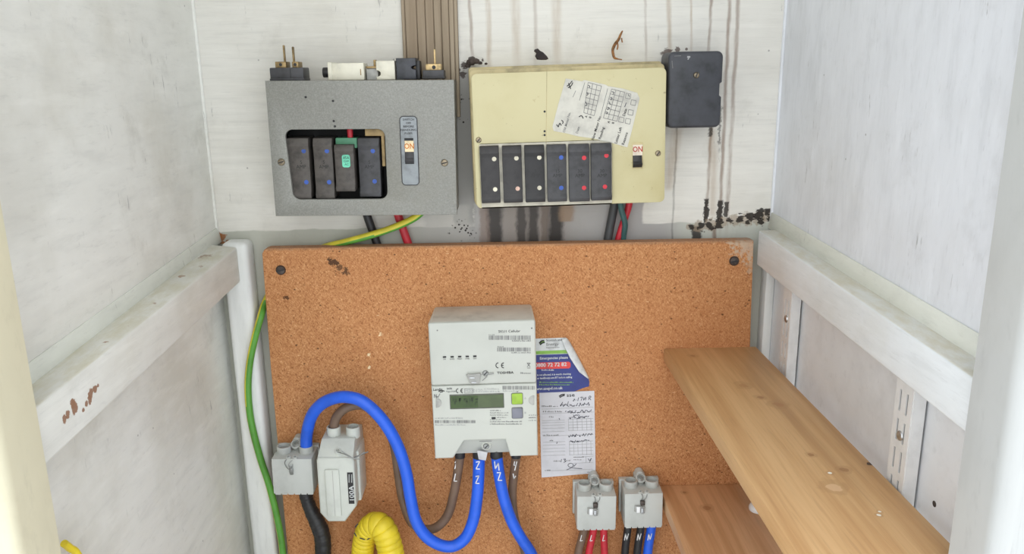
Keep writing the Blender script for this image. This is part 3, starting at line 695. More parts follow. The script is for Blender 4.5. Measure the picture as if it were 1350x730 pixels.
xa2, xb2, za2, zb2 = lb(f, 484.5, 87.5, 498.5, 90, False); MB().box(xa2, xa + .002, -0.012, 0.004, za2, zb2, 0.0004).build('contact_strip', 'brass', o)
xa2, xb2, za2, zb2 = lb(f, 493.0, 79, 497, 90, False); MB().box(xa2, xb2, -0.006, 0.002, za2, zb2, 0.0005).build('contact_pin', 'brass', o)
o, f = loose('spare_fuse_carrier', 'square black spare fuse carrier with notched edge', 540)
xa, xb, za, zb = lb(f, 524.3, 77, 551, 106); zn = f(551, 89, 0)[1]
out = [(xa, 0), (xb, 0), (xb, zn - .0022)] + [(xb - .001 + .0045 * math.cos(math.radians(a_)), zn + .0022 * math.sin(math.radians(a_))) for a_ in range(250, 109, -20)] + [(xb, zn + .0022), (xb, zb), (xa, zb)]
MB().prism([out], -0.018, 0.012, 0.0008).build('body', 'slate', o)
xa2, xb2, za2, zb2 = lb(f, 549, 80, 555.5, 104); MB().box(xa2, xb2, -0.012, 0.010, 0, zb2, 0.0008).build('rear_plate', 'charcoal_dark', o)
o, f = loose('spare_fuse_carrier', 'small black spare fuse carrier with one thin brass pin up', 572)
xa, xb, za, zb = lb(f, 558.5, 92.5, 587, 107); MB().box(xa, xb, -0.016, 0.012, 0, zb, 0.0012).build('body', 'charcoal', o)
MB().box(xa - .0006, xb + .0006, -0.0168, 0.0126, 0, 0.0026, 0.0005).build('foot', 'charcoal_dark', o)
xa2, xb2, za2, zb2 = lb(f, 562, 84.5, 583, 93, False); c = MB().box(xa2, xb2, -0.012, 0.008, zb - .001, zb2, 0.0012).build('terminal', 'brass_light', o)
xc, zc = (xa2 + xb2) / 2 + .0005, (zb + zb2) / 2 - .0004; MB().cyl((xc, -0.0125, zc), (xc, -0.0117, zc), 0.0022, seg=14).build('terminal_hole', 'ink', c)
xa2, xb2, za2, zb2 = lb(f, 571.8, 65, 574.8, 86, False); MB().box(xa2, xb2, -0.003, 0.001, zb, zb2, 0.0005).build('contact_pin', 'brass_light', o)

# ================================================================== CREAM FUSE UNIT
loc, tilt, W, H = frame4((614.5, 88), (879.5, 80.5), (876, 265.5), (625, 275.5), -0.060, 0.0)
cu = thing('consumer_unit', 'yellowed cream consumer unit with six black fuse carriers', 'fuse box', loc, tilt); uf = Fr(cu); hw = W / 2
MB().prism([rrect(-hw, hw, 0.001, H, 0.004)], -0.030, 0.0, 0.0015).build('base', 'cream_base', cu)
MB().prism([rrect(-hw + .0018, hw - .001, 0.0015, H - .003, 0.005)], -0.052, -0.030, 0.001).build('rim', 'cream_base', cu)
xa, zb = uf(631.5, 191, -0.060); xb, za = uf(807, 267, -0.060)
rec = rrect(xa, xb, za - .0012, zb + .001, 0.002)
MB().prism([rrect(-hw + .004, hw - .0006, 0.0, H - .0075, 0.006), list(reversed(rec))], -0.060, -0.050, 0.002).build('cover', 'cream', cu)
MB().box(xa - .002, xb + .002, -0.0594, -0.047, za - .0005, zb + .0005).build('fuse_recess', 'cream_light', cu)
sx, sz = uf(721, 86, -0.0601); s2 = uf(720, 190, -0.0601)
MB().ribbon([(sx, sz), s2], 0.0006, -0.0602, 1).build('seam', 'cream_base', cu, smooth=0)
specs = [((632, 192), (660, 267), 'black', 'dot_white', None, [(651.5, 209.5), (652.8, 249.5)], None),
         ((661.5, 191.5), (689.5, 266.5), 'black', 'dot_white', 'dot_pink', [(680.8, 208.5), (682.5, 248.5)], None),
         ((691, 190.8), (719, 265.8), 'charcoal_dark', 'dot_white', None, [(711, 207.5), (711.2, 247.5)], ('5', 'AMP')),
         ((720.5, 190), (747.5, 265.2), 'charcoal', 'dot_blue', None, [(739.8, 207.5), (740, 247.5)], ('15', 'AMP')),
         ((749.5, 189.4), (777.5, 265), 'charcoal', 'dot_red', None, [(770, 208), (770, 247.5)], ('30', 'AMP')),
         ((779, 188.5), (806.5, 263.5), 'charcoal', 'dot_red', None, [(799.5, 205), (797.5, 246)], ('30', 'AMP'))]
for tl, br, mt, d1, d2, dots, wd in specs:
    cx_ = (tl[0] + br[0]) / 2 + 1
    carrier(cu, uf, 'fuse_carrier', tl, br, -0.0655, 0.017, mt, dots, d1, wd, d2, wordpx=(cx_, 225.5))
xa, zb = uf(834, 188, -0.0605); xb, za = uf(847.5, 222, -0.0605)
sw = MB().box(xa, xb, -0.0606, -0.0595, za, zb, 0.0003).build('switch_slot', 'cream_base', cu)
xa2, zb2 = uf(834.4, 191, -0.061); xb2, za2 = uf(847, 204.5, -0.061); MB().box(xa2, xb2, -0.0612, -0.0604, za2, zb2).build('on_window', 'on_white', sw)
txt(uf, 'ON', 840.8, 197, 7.0, -0.0614, 'red_ink', sw, wide=0.85, bold=0.015)
xa2, zb2 = uf(834.6, 204.8, -0.063); xb2, za2 = uf(846.6, 220.5, -0.063); h = zb2 - za2
MB().xprism([(-0.060, za2), (-0.0625, za2), (-0.0665, za2 + h * .3), (-0.063, za2 + h * .5), (-0.061, zb2), (-0.060, zb2)], xa2, xb2, 0.0005).build('rocker', 'charcoal_dark', sw)
for px, py in ((631, 184.5), (867.5, 202)):
    x, z = uf(px, py, -0.060); screw(cu, x, -0.060, z, 0.0034, 'screw', ang=0.9)
for px, py in ((718, 147), (718, 173), (718, 178)):
    x, z = uf(px, py, -0.0602); MB().cyl((x, -0.0603, z), (x, -0.0595, z), 0.0013, seg=10).build('drill_hole', 'ink', cu)
# torn paper label stuck on the cover
q = lambda X, Y: (720 + X * 0.1438, 95 + Y * 0.1438)
tl_ = thing('paper_label', 'torn white meter-change label stuck askew on the cream unit', 'label', PY(780, 178, -0.0606)); lf = Fr(tl_)
po = [q(*a_) for a_ in [(180, 58), (330, 85), (350, 72), (545, 115), (565, 128), (700, 150), (835, 190), (858, 240), (790, 520), (745, 690), (600, 648), (420, 605), (300, 590), (180, 560), (70, 540), (58, 500), (110, 300)]]
MB().prism([[lf(a_, b_, 0) for a_, b_ in po]], 0.0, 0.0004).build('sheet', 'old_paper', tl_)
YL = -0.0003; va = math.radians(73)
def grid(corners, nc, nr):
    (ax, ay), (bx, by), (cx2, cy2), (dx, dy) = corners; st = []
    L_ = lambda p, r, t: (p[0] + (r[0] - p[0]) * t, p[1] + (r[1] - p[1]) * t)
    for i in range(nc + 1): st.append([q(*L_((ax, ay), (bx, by), i / nc)), q(*L_((dx, dy), (cx2, cy2), i / nc))])
    for j in range(nr + 1): st.append([q(*L_((ax, ay), (dx, dy), j / nr)), q(*L_((bx, by), (cx2, cy2), j / nr))])
    return st
st = grid([(385, 95), (508, 128), (440, 400), (345, 372)], 3, 6) + grid([(600, 155), (722, 185), (650, 450), (525, 420)], 3, 6)
for cx_, cy_ in ((800, 280), (775, 370), (690, 437), (750, 450), (752, 220)):
    st += grid([(cx_ - 18, cy_ - 27), (cx_ + 26, cy_ - 18), (cx_ + 18, cy_ + 27), (cx_ - 26, cy_ + 18)], 1, 1)
st += [[q(565, 150), q(500, 400)], [q(355, 95), q(305, 260)], [q(272, 170), q(245, 230)]]
pen(lf, st, 0.55, YL, 'grey_ink', tl_, 'print_lines', 1)
for s_, a_, b_, hh, m_ in (('New Meter No.', 462, 510, 3.6, 'ink'), ('Reading', 508, 560, 3.6, 'ink'), ('Letter Left', 662, 580, 3.6, 'ink'), ('Reasons', 722, 610, 3.6, 'ink'), ('Date', 722, 370, 3.6, 'ink'),
                           ('Old Meter No.', 190, 460, 3.2, 'grey_ink'), ('Date', 290, 532, 3.2, 'grey_ink'), ('A', 368, 408, 3.0, 'ink'), ('B', 405, 415, 3.0, 'ink'), ('A', 575, 458, 3.0, 'ink'), ('B', 615, 466, 3.0, 'ink')):
    txt(lf, s_, *q(a_, b_), hh, YL, m_, tl_, ang=va, bold=0.01)
pen(lf, [[q(190, 130), q(215, 110), q(240, 80)], [q(200, 145), q(230, 125), q(245, 95)], [q(205, 100), q(225, 155)], [q(110, 505), q(125, 470), q(140, 490)], [q(95, 480), q(110, 500)], [q(140, 440), q(155, 455), q(150, 475)],
         [q(300, 410), q(325, 400), q(340, 425)]], 1.1, YL, 'ink', tl_, 'handwriting')
pen(lf, [[q(385, 120), q(400, 130), q(395, 145)], [q(370, 190), q(385, 200), q(372, 215)], [q(360, 270), q(375, 300), q(355, 310)], [q(600, 180), q(622, 185), q(612, 205)], [q(590, 230), q(605, 240), q(590, 255)], [q(575, 270), q(590, 300)],
         [q(560, 320), q(580, 330), q(560, 345)], [q(545, 365), q(565, 370), q(550, 385)], [q(735, 280), q(720, 320)], [q(752, 205), q(765, 225)]], 0.8, YL, 'pen', tl_, 'handwriting')

# ================================================================== BLACK WALL BOX
loc, tilt, W, H = frame4((876, 68), (951.5, 67.5), (948.5, 167.5), (880, 169.5), -0.046, 0.0)
bb = thing('junction_box', 'dark slate rounded junction box beside the cream unit', 'junction box', loc, tilt); bf = Fr(bb); hw = W / 2
zt = bf(950, 108, -.046)[1]; zb_ = bf(949, 128, -.046)[1]
out = rrect(-hw, hw, 0, H, 0.007)
n_ = [i for i, (x, z) in enumerate(out) if x > hw - 1e-6]
out2 = out[:1] + out[1:]
nt = [(hw, zb_ - .0), (hw - .0025, zb_ + .002), (hw - .0025, zt - .002), (hw, zt)]
MB().prism([out + nt], -0.046, -0.004, 0.004, 3).build('cover', 'slate', bb)
MB().prism([rrect(-hw + .001, hw - .004, 0.001, H - .001, 0.006)], -0.02, 0.0).build('base', 'charcoal_dark', bb)
x, z = bf(918, 99, -0.046); screw(bb, x, -0.046, z, 0.0036, 'screw', ang=1.2)
pen(bf, [[(906, 75), (910, 75)], [(907, 77), (908, 78)]], 2.0, -0.0463, 'light_ink', bb, 'paint_chip', 1)
pen(bf, [[(889, 74), (898, 73.5)], [(886, 80), (887, 90)]], 0.7, -0.0463, 'grey_ink', bb, 'scratch', 1)

# ================================================================== CABLES UNDER THE FUSE UNITS
def cable(name, label, pts, r, mat, group=None, stripe=None, seg=14, rad=None, res=8):
    P = [PY(*q_) if len(q_) == 3 else Vector(q_[:3]) for q_ in pts]
    base = P[0].copy(); o = MB().tube([p_ - base for p_ in P], r, seg, res, stripe=stripe, rad=rad).build(name, mat)
    o.location = base; return tag(o, label, 'cable', group)
cable('cable', 'black cable leaving the underside of the grey fuse box', [(480, 272, -.009), (486, 290, -.009), (496, 318, -.009), (504, 342, -.0075)], 0.0052, 'blackpvc')
cable('cable', 'red cable leaving the underside of the grey fuse box', [(521, 272, -.009), (527, 290, -.009), (537, 318, -.009), (545, 342, -.0075)], 0.0052, 'red')
cable('cable', 'thick black cable under the cream consumer unit', [(812, 258, -.009), (809, 275, -.009), (802, 312, -.009), (798, 340, -.0075)], 0.0054, 'darkgrey_pvc')
cable('cable', 'thin teal cable under the cream consumer unit', [(817, 258, -.019), (819, 275, -.019), (824, 295, -.017), (822, 312, -.010), (820, 340, -.0065)], 0.0036, 'tealpvc')
cable('cable', 'thin red cable under the cream consumer unit', [(831, 258, -.008), (828, 275, -.008), (818, 305, -.008), (808, 342, -.0065)], 0.0042, 'red')
def es(u, t): return 1 if ((u + 0.10 - 0.25 * t) % 1.0) < 0.45 else 0
cable('earth_cable', 'green and yellow striped earth cable running behind the chipboard', [(560, 276, -.020), (545, 288, -.022), (520, 299.5, -.022), (490, 309.5, -.021), (455, 319, -.018), (425, 327, -.010), (390, 345, -.0075), (360, 380, -.0075), (349, 400, -.010),
      (343.5, 418, -.030), (336, 445, -.0365), (329, 480, -.0365), (327, 515, -.0365), (331, 555, -.0365), (342, 600, -.0365), (355, 640, -.0365), (366, 685, -.0365), (373, 730, -.0365), (376, 800, -.0365), (376, 900, -.0365)], 0.0045, ['earth_green', 'earth_yellow'], stripe=es, seg=16)

# ================================================================== SMART METER
YM = -0.070      # local depth of the front face in front of the chipboard
loc, tilt, W, H = frame4((568.5, 425), (709, 422.5), (710, 600), (573, 605.5), BY + YM, BY)
mt = thing('electricity_meter', 'white smart electricity meter with green display on the chipboard', 'meter', loc, tilt); mf = Fr(mt); hw = W / 2
zs = mf(640, 507, YM)[1]
MB().hexa([(-hw, YM, zs + .0004), (hw, YM, zs + .0004), (hw, 0, zs + .0004), (-hw, 0, zs + .0004), (-hw, YM, H), (hw, YM, H), (hw - .002, 0, H - .001), (-hw + .002, 0, H - .001)], 0.0026, 3).build('communications_hub', 'meter', mt)
MB().box(-hw + .004, hw - .004, YM + .004, -0.004, H - .001, H + .0003, 0.0006).build('top_face', 'meter_top', mt)
pts = [mf(*a_, YM) for a_ in ((573, 605.5), (597.5, 605.5), (612, 581), (666, 580), (673, 603), (709.8, 600))]
zbm = pts[0][1]; zn = pts[2][1]
MB().prism([[(-hw, 0.0), (pts[1][0], 0.0), (pts[2][0], zn), (pts[3][0], zn), (pts[4][0], 0.0), (hw, 0.0), (hw, zs - .0002), (-hw, zs - .0002)]], YM, 0.0, 0.0022, 3).build('meter_body', 'meter', mt)
zr = mf(640, 597, YM + .016)[1]
MB().hexa([(pts[1][0] + .001, YM + .017, zr), (pts[4][0] - .001, YM + .017, zr), (pts[4][0] - .001, -0.002, zr), (pts[1][0] + .001, -0.002, zr),
           (pts[1][0] + .001, YM + .004, zn + .003), (pts[4][0] - .001, YM + .004, zn + .003), (pts[4][0] - .001, -0.002, zn + .003), (pts[1][0] + .001, -0.002, zn + .003)], 0.0005).build('terminal_cover', 'meter_grey', mt)
x, z = mf(641, 587, YM + .010); o = MB().lathe((x, YM + .012, z), (0, -1, 0), [(.006, 0), (.006, .003), (.0048, .004)], 20).build('screw_boss', 'meter', mt)
screw(o, x, YM + .008, z, 0.0040, 'wire', ang=0.8)
pen(mf, [[(632, 581.6), (648, 581.2)]], 1.0, YM + .003, 'grey_ink', mt, 'edge_mark', 1)
x, z = mf(636, 599.5, YM + .006)
o = MB().hexa([(x - .005, YM + .008, z - .007), (x + .004, YM + .008, z - .009), (x + .004, YM + .010, z - .009), (x - .005, YM + .010, z - .007), (x - .0065, YM + .006, z + .006), (x + .0065, YM + .006, z + .003), (x + .0065, YM + .008, z + .003), (x - .0065, YM + .008, z + .006)], .0004).build('seal_tag', 'paper', mt)
Yp = YM - 0.0004
for px, py in ((576.5, 435.5), (701, 432.5)):
    x, z = mf(px, py, Yp); MB().cyl((x, Yp, z), (x, YM + .001, z), 0.0009, seg=10).build('pin_hole', 'grey_ink', mt)
txt(mf, 'SKU1 Cellular', 671.5, 436.6, 3.2, Yp, 'ink', mt, wide=1.05)
bars(mf, 644.5, 442.2, 700, 447.8, Yp, 'grey_ink', mt, 42, seed=2); bars(mf, 655.5, 458, 700, 463.2, Yp, 'grey_ink', mt, 36, seed=3)
microtext(mf, [(644.5, 652, 441, 1.6), (675, 700, 449.2, 1.8), (656, 664, 457, 1.6), (674, 700, 464.8, 1.8)], Yp, 'grey_ink', mt, seed=4)
for i, s_ in enumerate(('SW', 'WAN', 'MESH', 'HAN', 'GAS')):
    px = 586 + i * 10.0; py = 470.5 - i * 0.25
    xa, zb = mf(px - 2.2, py - 0.9, Yp); xb, za = mf(px + 2.2, py + 0.9, Yp); MB().box(xa, xb, Yp - .0002, YM + .0005, za, zb).build('indicator_light', 'ink', mt)
    txt(mf, s_, px, py + 3.0, 1.7, Yp, 'ink', mt)
def ce(cx_, cy_, h_, wpx, mat):
    r = h_ / 2; arc = lambda ox, a0, a1: [(ox + r * math.cos(math.radians(a)), cy_ - r * math.sin(math.radians(a))) for a in range(a0, a1 + 1, 20)]
    pen(mf, [arc(cx_ - r * 1.05, 90, 270), arc(cx_ + r * 1.15, 90, 270), [(cx_ + r * .2, cy_), (cx_ + r * 1.0, cy_)]], wpx, Yp, mat, mt, 'ce_mark', 1)
ce(660.5, 481.5, 6.6, 1.1, 'ink')
txt(mf, 'TOSHIBA', 666.2, 491.3, 3.0, Yp, 'ink', mt, wide=1.15, bold=0.02)
pen(mf, [[(695, 478.5), (699, 483.5)], [(699, 478.5), (695, 483.5)], [(694.8, 478.6), (699.3, 478.6)], [(695, 485), (699.2, 485)]], 0.7, Yp, 'grey_ink', mt, 'bin_symbol', 1)
microtext(mf, [(686, 700, 491.8, 2.0)], Yp, 'grey_ink', mt, seed=5)
# seal on the hub
x, z = mf(640, 491.8, Yp); screw(mt, x, YM, z, 0.0037, 'wire', ang=0.8)
w_ = MB(); w_.tube([(x - .002, YM - .002, z), (x - .009, YM - .003, z - .001), (x - .018, YM - .003, z - .001)], 0.0006, 6); w_.tube([(x + .002, YM - .0015, z - .001), (x + .010, YM - .0015, z)], 0.0008, 6)
w_.tube([(x + .002, YM - .002, z - .003), (x - .004, YM - .004, z - .008)], 0.0005, 6); o = w_.build('seal_wire', 'wire', mt)
xa, za = mf(616, 504, Yp); xb, zb = mf(634, 491, Yp)
MB().hexa([(xa + .004, YM - .005, za - .001), (xb - .002, YM - .005, za), (xb - .002, YM - .0015, za), (xa + .004, YM - .0015, za - .001), (xa - .001, YM - .004, zb - .001), (xb, YM - .004, zb), (xb, YM - .001, zb), (xa - .001, YM - .001, zb - .001)], .0008).build('seal_tag', 'clear', mt)
x2, z2 = mf(626, 500, Yp)
for dx, dz in ((-.003, .004), (-.001, -.002)): MB().box(x2 + dx - .003, x2 + dx + .003, YM - .0056, YM - .0045, z2 + dz - .0009, z2 + dz + .0009, .0003).build('seal_crimp', 'steel', mt)
# printed face of the lower half
pa = [mf(*a_, Yp) for a_ in ((569.5, 507), (710, 505), (708.5, 558), (571.5, 561))]
txt(mf, 'Landis', 577, 513.4, 3.2, Yp, 'ink', mt, wide=1.0, bold=0.015)
pen(mf, [[(578, 516), (582, 514.5), (586, 515.5)], [(580, 517), (584, 516)]], 1.2, Yp, 'ink', mt, 'brand_mark')
pen(mf, [[(572.5, 524.2), (572.5, 519.5), (575.3, 524.2), (575.3, 519.5)], [(576.2, 522), (577.2, 524), (580, 518.8)]], 0.9, Yp, 'grey_ink', mt, 'meter_mark', 1)
txt(mf, 'E470', 592.5, 512.3, 2.2, Yp, 'ink', mt, bold=0.02); txt(mf, 'Type 5424', 594.3, 516, 1.9, Yp, 'ink', mt)
ce(607, 515, 5.4, 1.0, 'ink'); pen(mf, [[(612.5, 512.3), (623.5, 512.1), (623.5, 517.9), (612.5, 518.1), (612.5, 512.3)]], 0.5, Yp, 'grey_ink', mt, 'approval_frame', 1)
txt(mf, 'M20', 618, 515.1, 3.6, Yp, 'light_ink', mt); txt(mf, '0120', 630, 515, 4.2, Yp, 'light_ink', mt)
microtext(mf, [(638, 658, 512.6, 1.8), (637, 659, 516, 2.0), (663, 685, 515.4, 1.8)], Yp, 'light_ink', mt, seed=6)
bars(mf, 662.5, 508.6, 705.5, 513.4, Yp, 'grey_ink', mt, 34, seed=7)
xa, zb = mf(592.5, 520.2, Yp); xb, za = mf(664.8, 537.4, Yp)
c = MB().prism([rrect(xa, xb, za, zb, .0008)], YM - .0006, YM + .001, .0003).build('display_frame', 'lcd_frame', mt)
xa, zb = mf(594, 521.8, Yp); xb, za = mf(663.6, 535.8, Yp)
MB().box(xa, xb, YM - .0009, YM, za, zb).build('display', 'lcd', c)
xa3 = mf(594.4, 530, Yp)[0]; xb3 = mf(630, 530, Yp)[0]
MB().box(xa3, xb3, YM - .0010, YM, za + .0002, zb - .0002).build('display_field', 'lcd_field', c)
sg = MB(); rs = random.Random(5); Ys = YM - .0013
for i in range(9):
    px = 597 + i * 7.1
    if px > 628 and rs.random() < 0.4: continue
    for k in range(4):
        a_ = px + rs.uniform(0, 4); w2 = rs.choice((0.8, 1.4, 3.0)); y_ = rs.uniform(524, 531); h2 = 1.0 if w2 > 2 else rs.uniform(2, 6)
        p4 = [mf(a_, min(y_ + h2, 535), Ys), mf(min(a_ + w2, 631), min(y_ + h2, 535), Ys), mf(min(a_ + w2, 631), y_, Ys), mf(a_, y_, Ys)]
        if a_ < 630: sg.quad([(p_[0], Ys, p_[1]) for p_ in p4])
sg.build('display_segments', 'lcd_dark', c, smooth=0)
for (a_, b_, c_2, d_, m_) in ((674.5, 518.6, 689, 532, 'btn_green'), (675, 537.6, 689, 550.6, 'btn_grey')):
    xa, zb = mf(a_, b_, Yp); xb, za = mf(c_2, d_, Yp); MB().prism([rrect(xa, xb, za, zb, .0016)], YM - .0018, YM + .001, .0006).build('push_button', m_, mt)
    xa, zb = mf(a_ - .8, b_ - .8, Yp); xb, za = mf(c_2 + .8, d_ + .8, Yp); MB().prism([rrect(xa, xb, za, zb, .002)], YM - .0004, YM + .001).build('button_surround', 'grey_ink', mt)
pen(mf, [[(682, 515.5), (682, 516.6)]], 2.0, Yp, 'grey_ink', mt, 'button_mark', 1)
txt(mf, 'A', 692.5, 525, 2.6, Yp, 'light_ink', mt); txt(mf, 'B', 692.5, 544, 2.6, Yp, 'light_ink', mt)
for px, py, a0, a1 in ((575.5, 531, -100, 100), (703.5, 527.5, 80, 280)):
    cx_, cz_ = mf(px, py, Yp); r = 0.0062
    lp = [(cx_ + r * math.cos(math.radians(a)), cz_ + r * math.sin(math.radians(a))) for a in range(a0, a1 + 1, 15)]
    MB().prism([lp], YM - .0008, YM + .001, .0006).build('thumb_recess', 'recess', mt)
microtext(mf, [(573.5, 610, 551, 1.9)], Yp, 'light_ink', mt, seed=8); bars(mf, 573.5, 553.8, 627, 557.6, Yp, 'grey_ink', mt, 40, seed=9)
microtext(mf, [(574, 614, 560, 1.9)], Yp, 'light_ink', mt, seed=10)
microtext(mf, [(646, 660, 541, 1.6), (646, 670, 544, 1.6), (646, 670, 547, 1.6), (655, 668, 550.2, 1.6), (646, 660, 553, 1.6), (646, 660, 555.8, 1.6), (661, 688, 555.6, 1.9), (646, 688, 558.8, 1.9), (697, 707, 547, 1.6), (697, 707, 550.5, 1.6), (697, 707, 554, 1.6)], Yp, 'grey_ink', mt, seed=11)
xa, zb = mf(648, 549.8, Yp); xb, za = mf(653.5, 552.2, Yp); MB().box(xa, xb, Yp, YM + .001, za, zb).build('black_mark', 'ink', mt)

# ================================================================== STICKER AND CARD ON THE BOARD
sk = thing('warning_sticker', 'blue emergency-number sticker with peeling white corner beside the meter', 'sticker', PY(742, 518, BY)); sf = Fr(sk)
body = [(700, 446.5), (746, 445.0), (748.5, 446.5), (758, 464), (766.5, 480.5), (775.6, 498), (777, 503), (776.5, 509), (768, 511.5), (756, 516.5), (742, 517.5), (704, 518.8)]
MB().prism([[sf(a_, b_, -.0006) for a_, b_ in body]], -.0006, 0.0).build('sheet', 'sticker_white', sk)
Y1 = -.0008
def flat(poly, y, mat, name, par):
    m = MB(); v = [m.bm.verts.new((*[sf(a_, b_, y)[0]], y, sf(a_, b_, y)[1])) for a_, b_ in poly]; m.bm.faces.new(v); return m.build(name, mat, par, smooth=0)
flat([(700, 468), (749, 466.2), (766.5, 481), (775.6, 498), (777, 503), (776.5, 509), (768, 511.5), (756, 516.5), (742, 517.5), (704, 518.8)], Y1, 'sticker_blue', 'blue_field', sk)
flat([(700, 462.8), (747, 461.2), (748.3, 465.6), (700, 467.2)], Y1, 'sticker_green', 'green_band', sk)
rb_ = [(702, 478), (750, 476.6), (752, 478), (752.4, 481), (752, 484), (750, 485.4), (702, 486.6)]; flat(rb_, Y1 - .0002, 'sticker_red', 'red_pill', sk)
Y2 = Y1 - .0005
t2 = math.radians(1.2)
pen(sf, [[(711, 452.5), (714, 449.5), (717.5, 448.8)], [(712, 454.3), (715, 451.8), (718.2, 451.2)]], 2.0, Y2, 'ink', sk, 'logo'); pen(sf, [[(711.6, 453.6), (714.6, 450.8), (718, 450)]], 0.9, Y2, 'sticker_green', sk, 'logo_swoosh')
txt(sf, 'Scottish and', 720, 448.6, 3.0, Y2, 'ink', sk, t2, 'LEFT', 0.95); txt(sf, 'Energy', 720, 454, 3.8, Y2, 'grey_ink', sk, t2, 'LEFT', 1.05); txt(sf, 'Power Distribution', 720, 458.3, 1.5, Y2, 'ink', sk, t2, 'LEFT')
txt(sf, 'Emergencies please', 711.5, 472.4, 3.3, Y2, 'sticker_white', sk, t2, 'LEFT', 0.95, bold=0.02)
txt(sf, '0800 72 72 82', 705.5, 481.6, 4.8, Y2, 'sticker_white', sk, t2, 'LEFT', 0.98, bold=0.02)
microtext(sf, [(714, 731, 487.7, 1.9)], Y2, 'sticker_white', sk, seed=12)
txt(sf, 'is not affected, it is worth checking', 708, 494.3, 2.4, Y2, 'sticker_white', sk, t2, 'LEFT', 0.86, bold=0.02); txt(sf, 'or landline(s) are BT before calling', 708, 498.6, 2.4, Y2, 'sticker_white', sk, t2, 'LEFT', 0.9, bold=0.02)
microtext(sf, [(711, 756, 503.8, 1.5), (711, 751, 507, 1.5)], Y2, 'sticker_green', sk, seed=13)
txt(sf, 'www.ssepd.co.uk', 703.5, 512.6, 3.6, Y2, 'sticker_white', sk, t2, 'LEFT', 0.98, bold=0.02)
# curled-over corner showing the white backing
inn = [(741, 448), (744, 457), (751.5, 472), (763.6, 490.4), (774.5, 498.5)]; outr = [(747, 445.2), (752, 451.5), (759.5, 465), (768.5, 482), (777, 499)]
m = MB(); rows = []
for (a_, b_) in zip(inn, outr):
    row = []
    for k in range(9):
        t = k / 8; ang_ = math.pi * t            # half turn from the board, out and back over the face
        px = b_[0] - (b_[0] - a_[0]) * (1 - math.cos(ang_)) / 2 * (1 if t < 1 else 1); py = b_[1] - (b_[1] - a_[1]) * (1 - math.cos(ang_)) / 2
        yl = -.0008 - .0075 * (t ** 0.8) - 0.002 * math.sin(ang_)
        if k == 8: yl += .003
        x, z = sf(px, py, yl); row.append(m.bm.verts.new((x, yl, z)))
    rows.append(row)
for r0, r1 in zip(rows, rows[1:]):
    for k in range(8): m.bm.faces.new((r0[k], r0[k + 1], r1[k + 1], r1[k]))
m.build('curled_corner', 'sticker_white', sk, smooth=80)

pc = thing('record_card', 'white meter record card with handwriting stuck below the blue sticker', 'card', PY(748, 625, BY - .0008)); pf = Fr(pc)
MB().prism([[pf(a_, b_, -.0005) for a_, b_ in ((711, 517.8), (783.5, 515), (785.3, 622), (784, 623.5), (714, 629.3))]], -.0005, 0.0).build('sheet', 'paper', pc)
Yc = -.0008; t3 = math.radians(1.8)
k_ = lambda X, Y: (705 + X * 0.1642, 510 + Y * 0.1642)
pen(pf, [[k_(195, 75), k_(215, 62), k_(242, 58)], [k_(200, 84), k_(222, 72), k_(240, 66)]], 1.5, Yc, 'ink', pc, 'logo'); txt(pf, 'sse', *k_(288, 65), 4.6, Yc, 'ink', pc, t3, wide=1.25, bold=0.01)
ln = []
for a_, b_, y0_, y1_ in [(55, 470, 178, 160), (60, 475, 215, 200)]: ln.append([k_(a_, y0_), k_(b_, y1_)])
for yy in (265, 282, 303, 328, 355): ln.append([k_(60, yy + 6), k_(240, yy)])
for yy in (258, 282, 305, 328, 350): ln.append([k_(270, yy), k_(470, yy - 6)])
for xx in (270, 305, 340, 378, 415, 450): ln.append([k_(xx, 255), k_(xx + 3, 350)])
for yy in (438, 462, 490, 515, 545): ln.append([k_(65, yy + 6), k_(245, yy)]); ln.append([k_(275, yy), k_(470, yy - 6)])
for xx in (278, 312, 345, 380, 415, 450): ln.append([k_(xx, 435), k_(xx + 3, 545)])
ln += [[k_(65, 395), k_(470, 380)], [k_(130, 672), k_(465, 660)], [k_(310, 565), k_(470, 555)], [k_(310, 612), k_(470, 605)], [k_(410, 560), k_(412, 608)]]
pen(pf, ln, 0.45, Yc, 'light_ink', pc, 'print_lines', 1)
microtext(pf, [(*[k_(55, 158)[0]], k_(185, 158)[0], k_(55, 155)[1], 2.2), (k_(65, 0)[0], k_(220, 0)[0], k_(0, 198)[1], 2.0), (k_(115, 0)[0], k_(150, 0)[0], k_(0, 240)[1], 2.0), (k_(65, 0)[0], k_(190, 0)[0], k_(0, 387)[1], 2.0),
               (k_(120, 0)[0], k_(150, 0)[0], k_(0, 430)[1], 2.0), (k_(312, 0)[0], k_(395, 0)[0], k_(0, 562)[1], 1.6), (k_(312, 0)[0], k_(375, 0)[0], k_(0, 583)[1], 1.6), (k_(150, 0)[0], k_(210, 0)[0], k_(0, 595)[1], 1.8), (k_(255, 0)[0], k_(285, 0)[0], k_(0, 590)[1], 1.8),
               (k_(80, 0)[0], k_(128, 0)[0], k_(0, 670)[1], 1.8), (k_(420, 0)[0], k_(465, 0)[0], k_(0, 683)[1], 1.4)], Yc, 'grey_ink', pc, seed=14)
def squig(x0, x1, y, h, n, sd, slope=-0.06):
    r = random.Random(sd); st = []; x = x0; cur = []
    while x < x1:
        cur.append(k_(x, y + slope * (x - x0) + r.uniform(-h / 2, h / 2))); x += r.uniform(3, 7.5)
        if r.random() < 0.16 and len(cur) > 2: st.append(cur); cur = []
    if len(cur) > 1: st.append(cur)
    return st
